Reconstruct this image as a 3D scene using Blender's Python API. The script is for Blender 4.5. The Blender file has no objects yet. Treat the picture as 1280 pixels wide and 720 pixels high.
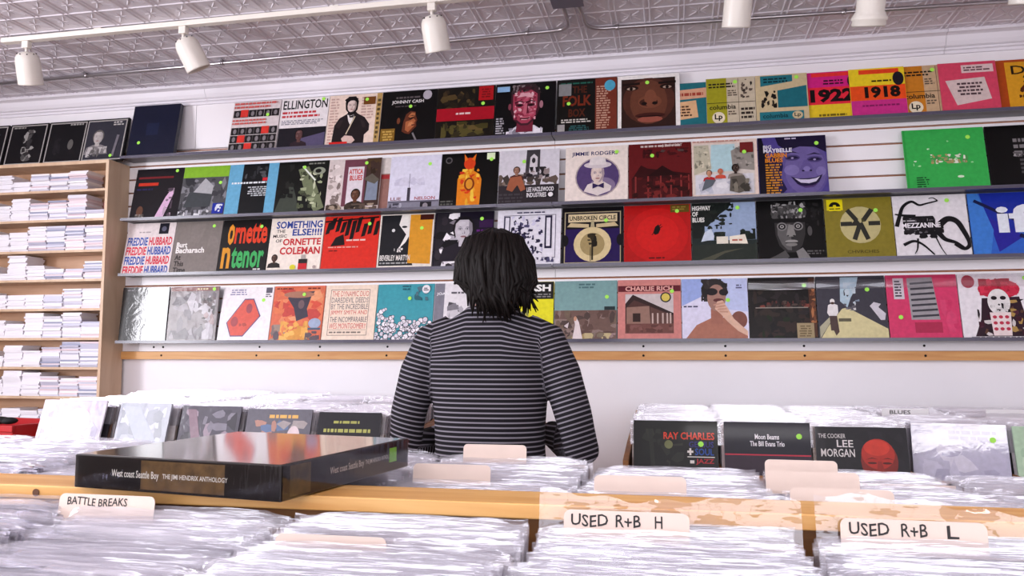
import bpy, bmesh, math, random
from mathutils import Vector, Matrix

S = bpy.context.scene
COL = S.collection
R = math.radians

# ------------------------------------------------------------------ camera, light, exposure
cam_d = bpy.data.cameras.new('camera')
cam_d.sensor_width = 36.0
cam_d.lens = 36.0 * 1000.0 / 1280.0
cam_d.clip_start = 0.02
cam = bpy.data.objects.new('camera', cam_d)
cam.location = (0, 0, 1.25)
cam.rotation_euler = (R(90 + 4.7), 0, R(11.4))
COL.objects.link(cam)
S.camera = cam

S.view_settings.view_transform = 'Standard'
S.view_settings.look = 'None'
S.view_settings.gamma = 1.0
S.view_settings.use_curve_mapping = False
S.view_settings.exposure = 0.25
try:
    S.cycles.transparent_max_bounces = 24
    S.cycles.max_bounces = 8
except Exception:
    pass

W = bpy.data.worlds.new('daylight')
S.world = W
W.use_nodes = True
W.node_tree.nodes['Background'].inputs[0].default_value = (0.86, 0.90, 1.0, 1)
W.node_tree.nodes['Background'].inputs[1].default_value = 1.0

def area(name, loc, rot, sx, sy, power, col):
    d = bpy.data.lights.new(name, 'AREA')
    d.shape = 'RECTANGLE'; d.size = sx; d.size_y = sy; d.energy = power; d.color = col
    o = bpy.data.objects.new(name, d); o.location = loc; o.rotation_euler = rot
    COL.objects.link(o)
    return o
# daylight entering through the shop windows (side street at the left, storefront behind the camera)
area('daylight_side_window', (-5.06, 0.64, 1.85), (R(90), 0, R(-90)), 1.44, 1.75, 160, (0.965, 0.95, 1.0))
area('daylight_side_window', (-5.06, -1.75, 1.75), (R(90), 0, R(-90)), 1.9, 1.75, 70, (0.965, 0.95, 1.0))
area('daylight_storefront', (-0.25, -3.56, 1.70), (R(90), 0, R(0)), 6.7, 1.85, 130, (0.975, 0.945, 1.0))

FIX_E = 14.0   # brightness of the added overhead fixtures

# ------------------------------------------------------------------ helpers
def lin(c):
    return c / 12.92 if c <= 0.04045 else ((c + 0.055) / 1.055) ** 2.4
_hc = {}
def ink(h): return tuple(x ** 1.14 for x in hx(h)[:3]) + (1.0,)
def hx(h):
    if h in _hc: return _hc[h]
    s = h
    if len(s) == 3: s = ''.join(ch * 2 for ch in s)
    v = tuple(lin(int(s[i:i + 2], 16) / 255.0) for i in (0, 2, 4)) + (1.0,)
    _hc[h] = v
    return v

def newmat(name):
    m = bpy.data.materials.new(name); m.use_nodes = True
    return m, m.node_tree.nodes, m.node_tree.links, m.node_tree.nodes['Principled BSDF']

def mat(name, col, rough=0.5, metal=0.0, spec=0.5, coat=0.0, noise=0.0, nscale=20.0, stretch=(1, 1, 1), bump=0.0, alpha=1.0):
    m, N, L, P = newmat(name)
    c = hx(col)
    P.inputs['Roughness'].default_value = rough
    P.inputs['Metallic'].default_value = metal
    P.inputs['Specular IOR Level'].default_value = spec
    P.inputs['Coat Weight'].default_value = coat
    P.inputs['Coat Roughness'].default_value = 0.08
    P.inputs['Alpha'].default_value = alpha
    P.inputs['Base Color'].default_value = c
    if noise or bump:
        tc = N.new('ShaderNodeTexCoord'); mp = N.new('ShaderNodeMapping')
        mp.inputs['Scale'].default_value = stretch
        nz = N.new('ShaderNodeTexNoise'); nz.inputs['Scale'].default_value = nscale
        nz.inputs['Detail'].default_value = 5
        L.new(tc.outputs['Object'], mp.inputs['Vector']); L.new(mp.outputs['Vector'], nz.inputs['Vector'])
        if noise:
            rp = N.new('ShaderNodeValToRGB')
            a, b = rp.color_ramp.elements
            a.position, b.position = 0.3, 0.7
            a.color = tuple(x * (1 - noise) for x in c[:3]) + (1,)
            b.color = tuple(min(1, x * (1 + noise)) for x in c[:3]) + (1,)
            L.new(nz.outputs['Fac'], rp.inputs['Fac']); L.new(rp.outputs['Color'], P.inputs['Base Color'])
        if bump:
            bp = N.new('ShaderNodeBump'); bp.inputs['Strength'].default_value = bump
            bp.inputs['Distance'].default_value = 0.01
            L.new(nz.outputs['Fac'], bp.inputs['Height']); L.new(bp.outputs['Normal'], P.inputs['Normal'])
    return m

def ramp_mat(name, cols, rough=0.5, coat=0.0):
    """one colour per object, picked from a list by the object's own random number"""
    m, N, L, P = newmat(name)
    oi = N.new('ShaderNodeObjectInfo'); rp = N.new('ShaderNodeValToRGB')
    rp.color_ramp.interpolation = 'CONSTANT'
    els = rp.color_ramp.elements
    while len(els) < len(cols): els.new(0.5)
    for i, c in enumerate(cols):
        els[i].position = i / len(cols); els[i].color = hx(c)
    L.new(oi.outputs['Random'], rp.inputs['Fac']); L.new(rp.outputs['Color'], P.inputs['Base Color'])
    P.inputs['Roughness'].default_value = rough; P.inputs['Coat Weight'].default_value = coat
    return m

def wood(name, c1, c2, scale=6.0, stretch=(0.6, 8, 8), rough=0.45):
    m, N, L, P = newmat(name)
    tc = N.new('ShaderNodeTexCoord'); mp = N.new('ShaderNodeMapping'); mp.inputs['Scale'].default_value = stretch
    nz = N.new('ShaderNodeTexNoise'); nz.inputs['Scale'].default_value = scale; nz.inputs['Detail'].default_value = 6
    nz.inputs['Distortion'].default_value = 0.6
    rp = N.new('ShaderNodeValToRGB')
    rp.color_ramp.elements[0].position = 0.35; rp.color_ramp.elements[1].position = 0.68
    rp.color_ramp.elements[0].color = hx(c1); rp.color_ramp.elements[1].color = hx(c2)
    L.new(tc.outputs['Object'], mp.inputs['Vector']); L.new(mp.outputs['Vector'], nz.inputs['Vector'])
    L.new(nz.outputs['Fac'], rp.inputs['Fac']); L.new(rp.outputs['Color'], P.inputs['Base Color'])
    P.inputs['Roughness'].default_value = rough
    return m

def col_mat(name, rough=0.4, coat=0.0, spec=0.5, crinkle=0.0):
    """colour of printed ink, read from the mesh's colour attribute"""
    m, N, L, P = newmat(name)
    a = N.new('ShaderNodeVertexColor'); a.layer_name = 'ink'
    tc = N.new('ShaderNodeTexCoord'); nz = N.new('ShaderNodeTexNoise'); nz.inputs['Scale'].default_value = 55; nz.inputs['Detail'].default_value = 4
    mr = N.new('ShaderNodeMapRange'); mr.inputs[1].default_value = .3; mr.inputs[2].default_value = .7; mr.inputs[3].default_value = .9; mr.inputs[4].default_value = 1.06
    mx = N.new('ShaderNodeVectorMath'); mx.operation = 'SCALE'
    L.new(tc.outputs['Object'], nz.inputs['Vector']); L.new(nz.outputs['Fac'], mr.inputs[0]); L.new(a.outputs['Color'], mx.inputs[0]); L.new(mr.outputs[0], mx.inputs['Scale'])
    L.new(mx.outputs[0], P.inputs['Base Color'])
    if crinkle:
        n2 = N.new('ShaderNodeTexNoise'); n2.inputs['Scale'].default_value = 14; n2.inputs['Detail'].default_value = 3; n2.inputs['Distortion'].default_value = 1.5
        bp = N.new('ShaderNodeBump'); bp.inputs['Strength'].default_value = crinkle; bp.inputs['Distance'].default_value = .02
        L.new(tc.outputs['Object'], n2.inputs['Vector']); L.new(n2.outputs['Fac'], bp.inputs['Height']); L.new(bp.outputs['Normal'], P.inputs['Coat Normal'])
    P.inputs['Roughness'].default_value = rough; P.inputs['Coat Weight'].default_value = coat
    P.inputs['Coat Roughness'].default_value = 0.06
    P.inputs['Specular IOR Level'].default_value = spec
    return m

M = {}
M['wall'] = mat('white_paint', 'f1eef3', 0.55, noise=0.02, nscale=3)
M['wall2'] = mat('cream_paint', 'd8d2d2', 0.7, noise=0.03, nscale=2)
M['wall3'] = mat('umber_paint', '6c625e', 0.7, noise=0.05, nscale=2)
M['slat'] = mat('white_melamine', 'f1edf1', 0.35)
M['groove'] = mat('fibreboard_edge', '9a6a50', 0.8, noise=0.15, nscale=40)
M['trimwhite'] = mat('cornice_paint', 'eae6ee', 0.5)
M['tin'] = mat('painted_tin', 'e2dde6', 0.4, noise=0.05, nscale=5)
M['floor'] = wood('floor_boards', '6b5444', '8d725c', 4)
M['ledge'] = mat('grey_acrylic', '383544', 0.3, spec=.35)
M['lip'] = mat('smoked_acrylic', '4c485a', 0.22)
M['screw'] = mat('black_screw', '18161a', 0.4, 0.6)
M['strip'] = wood('pine_strip', 'c98a4c', 'dba565', 5)
M['birch'] = wood('birch_plywood', 'c9a88a', 'dcc0a2', 4, (3, 3, 0.5))
M['birchback'] = wood('plywood_back', 'b98d6c', 'cfa585', 3, (0.6, 4, 4))
M['rail'] = wood('pine_rail', 'c98e48', 'e2b473', 4, (0.5, 9, 9), 0.4)
M['bin'] = wood('stained_pine', '8a5a34', 'a8713f', 4, (0.6, 8, 8))
M['white_metal'] = mat('cream_enamel', 'eae4dc', 0.35)
M['dark'] = mat('dark_void', '141216', 0.6)
M['conduit'] = mat('galvanised_steel', 'b9b4b8', 0.28, 0.9)
M['jbox'] = mat('grey_steel_box', '6a6472', 0.4, 0.3)
M['print'] = col_mat('printed_cover', 0.35, 0.12, 0.22)
M['wrap'] = col_mat('shrink_wrapped_cover', 0.35, 1.0, 0.3, 0.025)
M['wrap_soft'] = col_mat('bagged_cover', 0.4, 0.3, 0.25, 0.12)
M['matte_print'] = col_mat('matte_ink', 0.6)
M['sticker'] = mat('green_price_sticker', 'a6ee54', 0.5)
M['edge'] = mat('card_edge', 'cfc9c6', 0.6)
M['navy'] = mat('navy_linen', '1c2038', 0.55)
M['card'] = mat('manila_card', 'd9c5ba', 0.6, noise=0.03)
M['ink'] = mat('black_marker', '1a1718', 0.6)
M['ink_white'] = mat('white_ink', 'e8e2da', 0.5)
M['red'] = mat('red_plastic', 'b01a20', 0.35)
M['cd'] = ramp_mat('disc_case', ['e6e3ec', 'c9c6d6', 'f0eef0', 'b4b2c6', 'dcd8e2', 'e4d4da', 'cfcfdf', '9296b0', 'eae8f0', 'bab6c8', 'e6e4e8', 'd8c2ca'], 0.4)
M['sleeve'] = ramp_mat('bagged_sleeve', ['d6d0d4', 'c8c2ca', 'b4aeba', 'ded8da', 'c8b6ae', 'a29ca8', 'c0bac2', '8c8690', 'e0cac6', 'c0bac6', 'dfd9da', '5c5662', 'ccc4bc', 'c6c2ce'], 0.5)

def film_mat(name, milk, gloss, rough, bump, stretch):
    """clear plastic film: see-through, slightly milky, with sharp reflections"""
    m, N, L, P = newmat(name)
    out = [n for n in N if n.type == 'OUTPUT_MATERIAL'][0]
    N.remove(P)
    tr = N.new('ShaderNodeBsdfTransparent'); df = N.new('ShaderNodeBsdfDiffuse'); gl = N.new('ShaderNodeBsdfGlossy')
    df.inputs['Color'].default_value = hx('d6d2dc'); gl.inputs['Roughness'].default_value = rough; gl.inputs['Color'].default_value = (.95, .95, 1, 1)
    m1 = N.new('ShaderNodeMixShader'); m1.inputs[0].default_value = milk
    m2 = N.new('ShaderNodeMixShader')
    fr = N.new('ShaderNodeFresnel'); fr.inputs['IOR'].default_value = 1.5
    mu = N.new('ShaderNodeMath'); mu.operation = 'MULTIPLY_ADD'; mu.inputs[1].default_value = 1.2; mu.inputs[2].default_value = gloss
    mu.use_clamp = True
    L.new(fr.outputs[0], mu.inputs[0]); L.new(mu.outputs[0], m2.inputs[0])
    L.new(tr.outputs[0], m1.inputs[1]); L.new(df.outputs[0], m1.inputs[2]); L.new(m1.outputs[0], m2.inputs[1]); L.new(gl.outputs[0], m2.inputs[2]); L.new(m2.outputs[0], out.inputs['Surface'])
    if bump:
        tc = N.new('ShaderNodeTexCoord'); mp = N.new('ShaderNodeMapping'); mp.inputs['Scale'].default_value = stretch
        nz = N.new('ShaderNodeTexNoise'); nz.inputs['Scale'].default_value = 2.2; nz.inputs['Detail'].default_value = 3
        oi = N.new('ShaderNodeObjectInfo'); ad = N.new('ShaderNodeVectorMath'); ad.operation = 'ADD'
        ml = N.new('ShaderNodeMath'); ml.operation = 'MULTIPLY'; ml.inputs[1].default_value = 30
        L.new(oi.outputs['Random'], ml.inputs[0])
        bp = N.new('ShaderNodeBump'); bp.inputs['Strength'].default_value = bump; bp.inputs['Distance'].default_value = 0.008
        L.new(tc.outputs['Object'], ad.inputs[0]); L.new(ml.outputs[0], ad.inputs[1])
        L.new(ad.outputs[0], mp.inputs['Vector']); L.new(mp.outputs['Vector'], nz.inputs['Vector'])
        L.new(nz.outputs['Fac'], bp.inputs['Height'])
        for n in (gl, df): L.new(bp.outputs['Normal'], n.inputs['Normal'])
    return m
M['box_film'] = film_mat('box_shrink_wrap', 0.0, 0.0, 0.06, 0.16, (18, 18, 4))
M['film'] = film_mat('shrink_film', 0.0, 0.02, 0.07, 0.0, (1, 1, 1))
M['bag'] = film_mat('clear_poly_bag', 0.22, 0.07, 0.10, 0.38, (3.2, 14, 30))
M['bag_clear'] = film_mat('loose_clear_bag', 0.045, 0.03, 0.07, 0.5, (6, 10, 12))


class MB:
    """collects faces for one mesh"""
    def __init__(s): s.v = []; s.f = []; s.c = []; s.sm = []
    def face(s, pts, col=None, smooth=False):
        b = len(s.v); s.v += [tuple(p) for p in pts]; s.f.append(tuple(range(b, b + len(pts)))); s.c.append(col); s.sm.append(smooth)
    def box(s, x0, x1, y0, y1, z0, z1, col=None, mtx=None):
        p = [(x0, y0, z0), (x1, y0, z0), (x1, y1, z0), (x0, y1, z0), (x0, y0, z1), (x1, y0, z1), (x1, y1, z1), (x0, y1, z1)]
        if mtx: p = [tuple(mtx @ Vector(q)) for q in p]
        b = len(s.v); s.v += p
        for q in ((0, 3, 2, 1), (4, 5, 6, 7), (0, 1, 5, 4), (1, 2, 6, 5), (2, 3, 7, 6), (3, 0, 4, 7)):
            s.f.append(tuple(b + i for i in q)); s.c.append(col); s.sm.append(False)
    def prism_x(s, prof, x0, x1):
        """profile of (y,z) points run along x"""
        n = len(prof); b = len(s.v)
        s.v += [(x0, y, z) for y, z in prof] + [(x1, y, z) for y, z in prof]
        for i in range(n):
            j = (i + 1) % n
            s.f.append((b + i, b + j, b + n + j, b + n + i)); s.c.append(None); s.sm.append(False)
        s.f.append(tuple(b + i for i in range(n))[::-1]); s.c.append(None); s.sm.append(False)
        s.f.append(tuple(b + n + i for i in range(n))); s.c.append(None); s.sm.append(False)
    def lathe(s, prof, n=24, mtx=None, cap=True):
        b = len(s.v)
        for r, z in prof:
            for k in range(n):
                a = 2 * math.pi * k / n
                p = Vector((r * math.cos(a), r * math.sin(a), z))
                s.v.append(tuple(mtx @ p) if mtx else tuple(p))
        for i in range(len(prof) - 1):
            for k in range(n):
                k2 = (k + 1) % n
                s.f.append((b + i * n + k, b + i * n + k2, b + (i + 1) * n + k2, b + (i + 1) * n + k)); s.c.append(None); s.sm.append(True)
        if cap:
            s.f.append(tuple(b + k for k in range(n))[::-1]); s.c.append(None); s.sm.append(False)
            q = b + (len(prof) - 1) * n
            s.f.append(tuple(q + k for k in range(n))); s.c.append(None); s.sm.append(False)
    def tube(s, pts, rad, n=10, flat=1.0, cap=True):
        pts = [Vector(p) for p in pts]
        if not isinstance(rad, (list, tuple)): rad = [rad] * len(pts)
        b = len(s.v); up = Vector((0.013, 0.021, 1))
        prev = None
        for i, p in enumerate(pts):
            t = (pts[min(i + 1, len(pts) - 1)] - pts[max(i - 1, 0)]).normalized()
            if prev is None:
                u = t.cross(up)
                if u.length < 1e-3: u = t.cross(Vector((0, 1, 0)))
            else:
                u = prev - t * prev.dot(t)
            u.normalize(); prev = u
            w = t.cross(u)
            for k in range(n):
                a = 2 * math.pi * k / n
                s.v.append(tuple(p + u * (rad[i] * math.cos(a)) + w * (rad[i] * flat * math.sin(a))))
        for i in range(len(pts) - 1):
            for k in range(n):
                k2 = (k + 1) % n
                s.f.append((b + i * n + k, b + i * n + k2, b + (i + 1) * n + k2, b + (i + 1) * n + k)); s.c.append(None); s.sm.append(True)
        if cap:
            s.f.append(tuple(b + k for k in range(n))[::-1]); s.c.append(None); s.sm.append(False)
            q = b + (len(pts) - 1) * n
            s.f.append(tuple(q + k for k in range(n))); s.c.append(None); s.sm.append(False)
    def ell(s, c, r, nu=16, nv=10, mtx=None):
        b = len(s.v)
        for j in range(nv + 1):
            ph = math.pi * j / nv - math.pi / 2
            for k in range(nu):
                a = 2 * math.pi * k / nu
                p = Vector((r[0] * math.cos(ph) * math.cos(a), r[1] * math.cos(ph) * math.sin(a), r[2] * math.sin(ph)))
                if mtx: p = mtx @ p
                s.v.append((c[0] + p.x, c[1] + p.y, c[2] + p.z))
        for j in range(nv):
            for k in range(nu):
                k2 = (k + 1) % nu
                s.f.append((b + j * nu + k, b + j * nu + k2, b + (j + 1) * nu + k2, b + (j + 1) * nu + k)); s.c.append(None); s.sm.append(True)
    def mesh(s, name, m):
        me = bpy.data.meshes.new(name); me.from_pydata(s.v, [], s.f)
        for p, q in zip(me.polygons, s.sm): p.use_smooth = q
        if any(c is not None for c in s.c):
            ca = me.color_attributes.new('ink', 'FLOAT_COLOR', 'CORNER')
            buf = []
            for p in me.polygons:
                c = s.c[p.index] or (0.5, 0.5, 0.5, 1)
                buf += list(c) * p.loop_total
            ca.data.foreach_set('color', buf)
        if m: me.materials.append(m)
        me.update()
        return me
    def build(s, name, m, parent=None, loc=None, rot=None):
        return link(name, s.mesh(name, m), parent, loc, rot)

def link(name, me, parent=None, loc=None, rot=None):
    o = bpy.data.objects.new(name, me); COL.objects.link(o)
    if parent: o.parent = parent
    if loc: o.location = loc
    if rot: o.rotation_euler = rot
    return o
def tag(o, label, cat, group=None):
    o['label'] = label; o['category'] = cat
    if group: o['group'] = group
    return o
def struct(o): o['kind'] = 'structure'; return o
def empty(name, loc=(0, 0, 0), rot=(0, 0, 0)):
    o = bpy.data.objects.new(name, None); o.empty_display_size = 0.05
    o.location = loc; o.rotation_euler = rot; COL.objects.link(o); return o
def bevel(o, w=0.003, seg=2):
    b = o.modifiers.new('bevel', 'BEVEL'); b.width = w; b.segments = seg; b.limit_method = 'ANGLE'; return o

# flat lettering from the built-in font, fitted to a box
_tc = {}
def text_geo(txt, bold):
    k = (txt, bold)
    if k in _tc: return _tc[k]
    cu = bpy.data.curves.new('lettering', 'FONT'); cu.body = txt; cu.offset = bold; cu.resolution_u = 2; cu.fill_mode = 'FRONT'
    o = bpy.data.objects.new('lettering', cu); COL.objects.link(o)
    dg = bpy.context.evaluated_depsgraph_get()
    me = bpy.data.meshes.new_from_object(o.evaluated_get(dg))
    v = [(p.co.x, p.co.y) for p in me.vertices]; f = [tuple(p.vertices) for p in me.polygons]
    bpy.data.objects.remove(o); bpy.data.curves.remove(cu); bpy.data.meshes.remove(me)
    x0 = min(p[0] for p in v); x1 = max(p[0] for p in v); y0 = min(p[1] for p in v); y1 = max(p[1] for p in v)
    v = [((p[0] - x0) / max(1e-6, x1 - x0), (p[1] - y0) / max(1e-6, y1 - y0)) for p in v]
    _tc[k] = (v, f)
    return _tc[k]

def clip01(pts):
    for ax, lo in ((0, True), (0, False), (1, True), (1, False)):
        lim = 0.004 if lo else 0.996
        ins = (lambda q: q[ax] >= lim) if lo else (lambda q: q[ax] <= lim)
        out = []
        for i in range(len(pts)):
            a, b = pts[i - 1], pts[i]
            if ins(a) != ins(b):
                t = (lim - a[ax]) / (b[ax] - a[ax]); out.append((a[0] + t * (b[0] - a[0]), a[1] + t * (b[1] - a[1])))
            if ins(b): out.append(b)
        pts = out
        if not pts: return []
    return pts
def mixh(a, b, t):
    f = lambda s: [int((''.join(c * 2 for c in s) if len(s) == 3 else s)[i:i + 2], 16) for i in (0, 2, 4)]
    return ''.join('%02x' % int(x * (1 - t) + y * t) for x, y in zip(f(a), f(b)))

class Art:
    """flat print on a cover: shapes in the unit square, each one thin layer above the last"""
    def __init__(s, w, h, t, seed=0):
        s.w, s.h, s.t = w, h, t; s.k = 0; s.mb = MB(); s.tx = MB(); s.st = []; s.rnd = random.Random(seed)
    def P(s, x, y, k): return ((x - 0.5) * s.w, -s.t - 0.00012 * k - 0.0003, y * s.h)
    def poly(s, pts, c, bump=True):
        if bump: s.k += 1
        pts = clip01(pts)
        if len(pts) < 3: return
        s.mb.face([s.P(x, y, s.k) for x, y in pts], ink(c))
    def r(s, x0, y0, x1, y1, c): s.poly([(x0, y0), (x1, y0), (x1, y1), (x0, y1)], c)
    def e(s, cx, cy, rx, ry, c, n=22): s.poly([(cx + rx * math.cos(2 * math.pi * i / n), cy + ry * math.sin(2 * math.pi * i / n)) for i in range(n)], c)
    def p(s, pts, c): s.poly([(pts[i], pts[i + 1]) for i in range(0, len(pts), 2)], c)
    def b(s, x0, y0, x1, y1, w, c):
        d = Vector((x1 - x0, y1 - y0)).normalized(); nx, ny = -d.y * w / 2, d.x * w / 2
        s.poly([(x0 + nx, y0 + ny), (x0 - nx, y0 - ny), (x1 - nx, y1 - ny), (x1 + nx, y1 + ny)], c)
    def w_(s, pts, w0, w1, c):
        """a brush stroke along a smooth path, its width running from w0 to w1"""
        P = [Vector((pts[i], pts[i + 1])) for i in range(0, len(pts), 2)]
        Q = []
        for i in range(len(P) - 1):
            a, b, d, e = P[max(i - 1, 0)], P[i], P[i + 1], P[min(i + 2, len(P) - 1)]
            for k in range(5):
                t = k / 5; Q.append(.5 * ((2 * b) + (d - a) * t + (2 * a - 5 * b + 4 * d - e) * t * t + (3 * b - a - 3 * d + e) * t ** 3))
        Q.append(P[-1]); L_, R_ = [], []
        for i, q in enumerate(Q):
            d = (Q[min(i + 1, len(Q) - 1)] - Q[max(i - 1, 0)]).normalized(); w = (w0 + (w1 - w0) * i / (len(Q) - 1)) / 2
            L_.append((q.x - d.y * w, q.y + d.x * w)); R_.append((q.x + d.y * w, q.y - d.x * w))
        for i in range(len(Q) - 1): s.k += .02; s.poly([L_[i], R_[i], R_[i + 1], L_[i + 1]], c, False)
        s.k += .6
    def n(s, x0, y0, x1, y1, num, sz, cols):
        q = s.rnd
        for i in range(num):
            s.k += 0.15
            cx, cy = q.uniform(x0, x1), q.uniform(y0, y1); m = q.randint(4, 7); a0 = q.uniform(0, 6)
            rr = sz * q.uniform(0.5, 1.3); el = q.uniform(0.5, 1.6)
            pts = []
            for j in range(m):
                a = a0 + 2 * math.pi * j / m; ra = rr * q.uniform(0.6, 1.2)
                pts.append((min(max(cx + ra * math.cos(a) * el, x0), x1), min(max(cy + ra * math.sin(a) / el, y0), y1)))
            s.poly(pts, q.choice(cols), False)
        s.k += 1
    def l(s, x0, y0, x1, y1, num, c, just='L'):
        """lines of print too small to read"""
        q = s.rnd; s.k += 1; hgt = (y1 - y0) / num
        for i in range(num):
            y = y1 - (i + 0.5) * hgt; x = x0; xe = x1 - q.uniform(0, 0.25) * (x1 - x0)
            off = {'L': 0, 'C': (x1 - xe) / 2, 'R': x1 - xe}[just]
            while x < xe - 0.01:
                ww = q.uniform(0.03, 0.11); xb = min(x + ww, xe)
                s.poly([(x + off, y - hgt * 0.28), (xb + off, y - hgt * 0.28), (xb + off, y + hgt * 0.28), (x + off, y + hgt * 0.28)], c, False)
                x += ww + 0.018
    def t_(s, txt, x0, y0, x1, y1, c, bold=0.015, slant=0.0):
        v, f = text_geo(txt, bold); s.k += 1; b = len(s.tx.v)
        for x, y in v:
            s.tx.v.append(s.P(x0 + x * (x1 - x0) + slant * y, y0 + y * (y1 - y0), s.k))
        for q in f: s.tx.f.append(tuple(b + i for i in q)); s.tx.c.append(ink(c)); s.tx.sm.append(False)
    def f(s, cx, cy, h, skin, dark, hair, turn=0.0):
        """a plain portrait head and shoulders"""
        s.p([cx - h * .95, cy - h * 1.3, cx - h * .8, cy - h * .75, cx - h * .3, cy - h * .55, cx + h * .3, cy - h * .55, cx + h * .8, cy - h * .75, cx + h * .95, cy - h * 1.3], dark)
        s.r(cx - h * .17, cy - h * .68, cx + h * .17, cy - h * .3, skin)
        s.e(cx, cy + h * .1, h * .45, h * .52, hair)
        s.face_(cx, cy, h, skin, dark, turn)
    def face_(s, cx, cy, h, skin, dark, turn=0.0):
        sh, hl = mixh(skin, dark, .35), mixh(skin, 'ffffff', .16)
        s.p([cx - h * .33, cy + h * .3, cx - h * .36, cy, cx - h * .3, cy - h * .3, cx - h * .13, cy - h * .48, cx + h * .13, cy - h * .48, cx + h * .3, cy - h * .3, cx + h * .36, cy, cx + h * .33, cy + h * .3, cx + h * .18, cy + h * .46, cx - h * .18, cy + h * .46], skin)
        s.p([cx + h * .36, cy, cx + h * .33, cy + h * .3, cx + h * .2, cy + h * .44, cx + h * .2, cy + h * .1, cx + h * .24, cy - h * .1, cx + h * .12, cy - h * .34, cx + h * .02, cy - h * .48, cx + h * .13, cy - h * .48, cx + h * .3, cy - h * .3], sh)
        s.e(cx - h * .08, cy + h * .3, h * .16, h * .09, hl); s.e(cx - h * .18, cy - h * .08, h * .08, h * .09, hl)
        o = turn * h * .1
        for k in (-1, 1):
            x = cx + o + k * h * .15
            s.e(x, cy + h * .07, h * .095, h * .05, sh); s.e(x, cy + h * .06, h * .06, h * .022, mixh(skin, 'ffffff', .35)); s.e(x, cy + h * .06, h * .026, h * .024, dark)
            s.p([x - h * .1, cy + h * .13, x, cy + h * .165, x + h * .1, cy + h * .13, x, cy + h * .145], dark)
        s.p([cx + o + h * .0, cy + h * .06, cx + o + h * .075, cy - h * .12, cx + o + h * .02, cy - h * .15, cx + o + h * .03, cy - h * .02], sh)
        s.e(cx + o - h * .035, cy - h * .13, h * .018, h * .012, dark); s.e(cx + o + h * .04, cy - h * .13, h * .018, h * .012, dark)
        s.e(cx + o, cy - h * .265, h * .12, h * .042, mixh(skin, '8a3030', .4)); s.e(cx + o, cy - h * .262, h * .115, h * .01, dark)
    def s(s, x, y): s.st.append((x, y))

ORD = ['first', 'second', 'third', 'fourth', 'fifth', 'sixth', 'seventh', 'eighth', 'ninth', 'tenth', 'eleventh', 'twelfth']
_sid = [0]
def record(xl, w, zb, yb, base, draw, label, group, lean=12.0, h=0.313, t=0.004, yaw=0.0, side=None, name='record_sleeve', cat='record', wrap=False, film=False):
    """one record cover: sleeve > cover_art, lettering, price_sticker; base rests on (yb, zb)"""
    _sid[0] += 1
    sl = MB(); sl.box(-w / 2, w / 2, -t, t, 0, h)
    o = sl.build(name, mat('sleeve_card', side or base, 0.5, coat=0.3), None, (xl + w / 2, yb, zb + t * math.sin(R(lean))), (R(-lean), 0, R(yaw)))
    a = Art(w, h, t, _sid[0])
    a.r(0.004, 0.004, 0.996, 0.996, base)
    draw(a)
    a.mb.build('cover_art', M[{0: 'print', 1: 'wrap', 2: 'wrap_soft'}[int(wrap)]], o)
    if a.tx.f: a.tx.build('lettering', M['print'], o)
    for x, y in a.st:
        q = MB(); an = a.rnd.uniform(0, 1.5)
        n = 8; rr = 0.0105
        y0 = -t - 0.00012 * (a.k + 2) - 0.0004
        fr = [((x - .5) * w + rr * math.cos(an + 6.283 * i / n), y0 - 0.0005, y * h + rr * math.sin(an + 6.283 * i / n)) for i in range(n)]
        bk = [(p[0], y0, p[2]) for p in fr]
        q.face(fr)
        for i in range(n): q.face([fr[i], bk[i], bk[(i + 1) % n], fr[(i + 1) % n]])
        q.build('price_sticker', M['sticker'], o)
    if film:
        # shrink wrap pulled over the top edge: a thin clear film that bows away from the cover
        q = MB(); nx, nz = 14, 8; y0 = -t - 0.00012 * (a.k + 3) - 0.0012
        for j in range(nz + 1):
            v_ = j / nz
            for i in range(nx + 1):
                u_ = i / nx; ed = 4 * u_ * (1 - u_)
                q.v.append(((u_ - .5) * w, y0 - .0006 - .009 * math.sin(math.pi * v_) ** 2 * (.55 + .45 * (1 - ed)) * (1 if v_ > .5 else .8), h * (.80 + .2 * v_) - .002 * ed * (1 - v_)))
        n_ = nx + 1
        for j in range(nz):
            for i in range(nx): q.f.append((j * n_ + i, j * n_ + i + 1, (j + 1) * n_ + i + 1, (j + 1) * n_ + i)); q.c.append(None); q.sm.append(True)
        q.build('shrink_wrap', M['film'], o)
    tag(o, label, cat, group)
    return o

# ------------------------------------------------------------------ the room
CEIL = 2.79
XL, XR, YF, YB = -5.0, 3.2, -3.5, 4.12
q = MB(); q.box(XL - .2, XR + .2, YF - .2, YB + .2, -0.1, 0.0); struct(q.build('floor', M['floor']))
q = MB(); q.box(XL - .2, XR + .2, YB, YB + 0.15, 0, CEIL + .1); wall_back = struct(q.build('wall_back', M['wall']))
q = MB(); q.box(XR, XR + .15, YF, YB, 0, CEIL + .1); struct(q.build('wall_right', M['wall2']))
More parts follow.
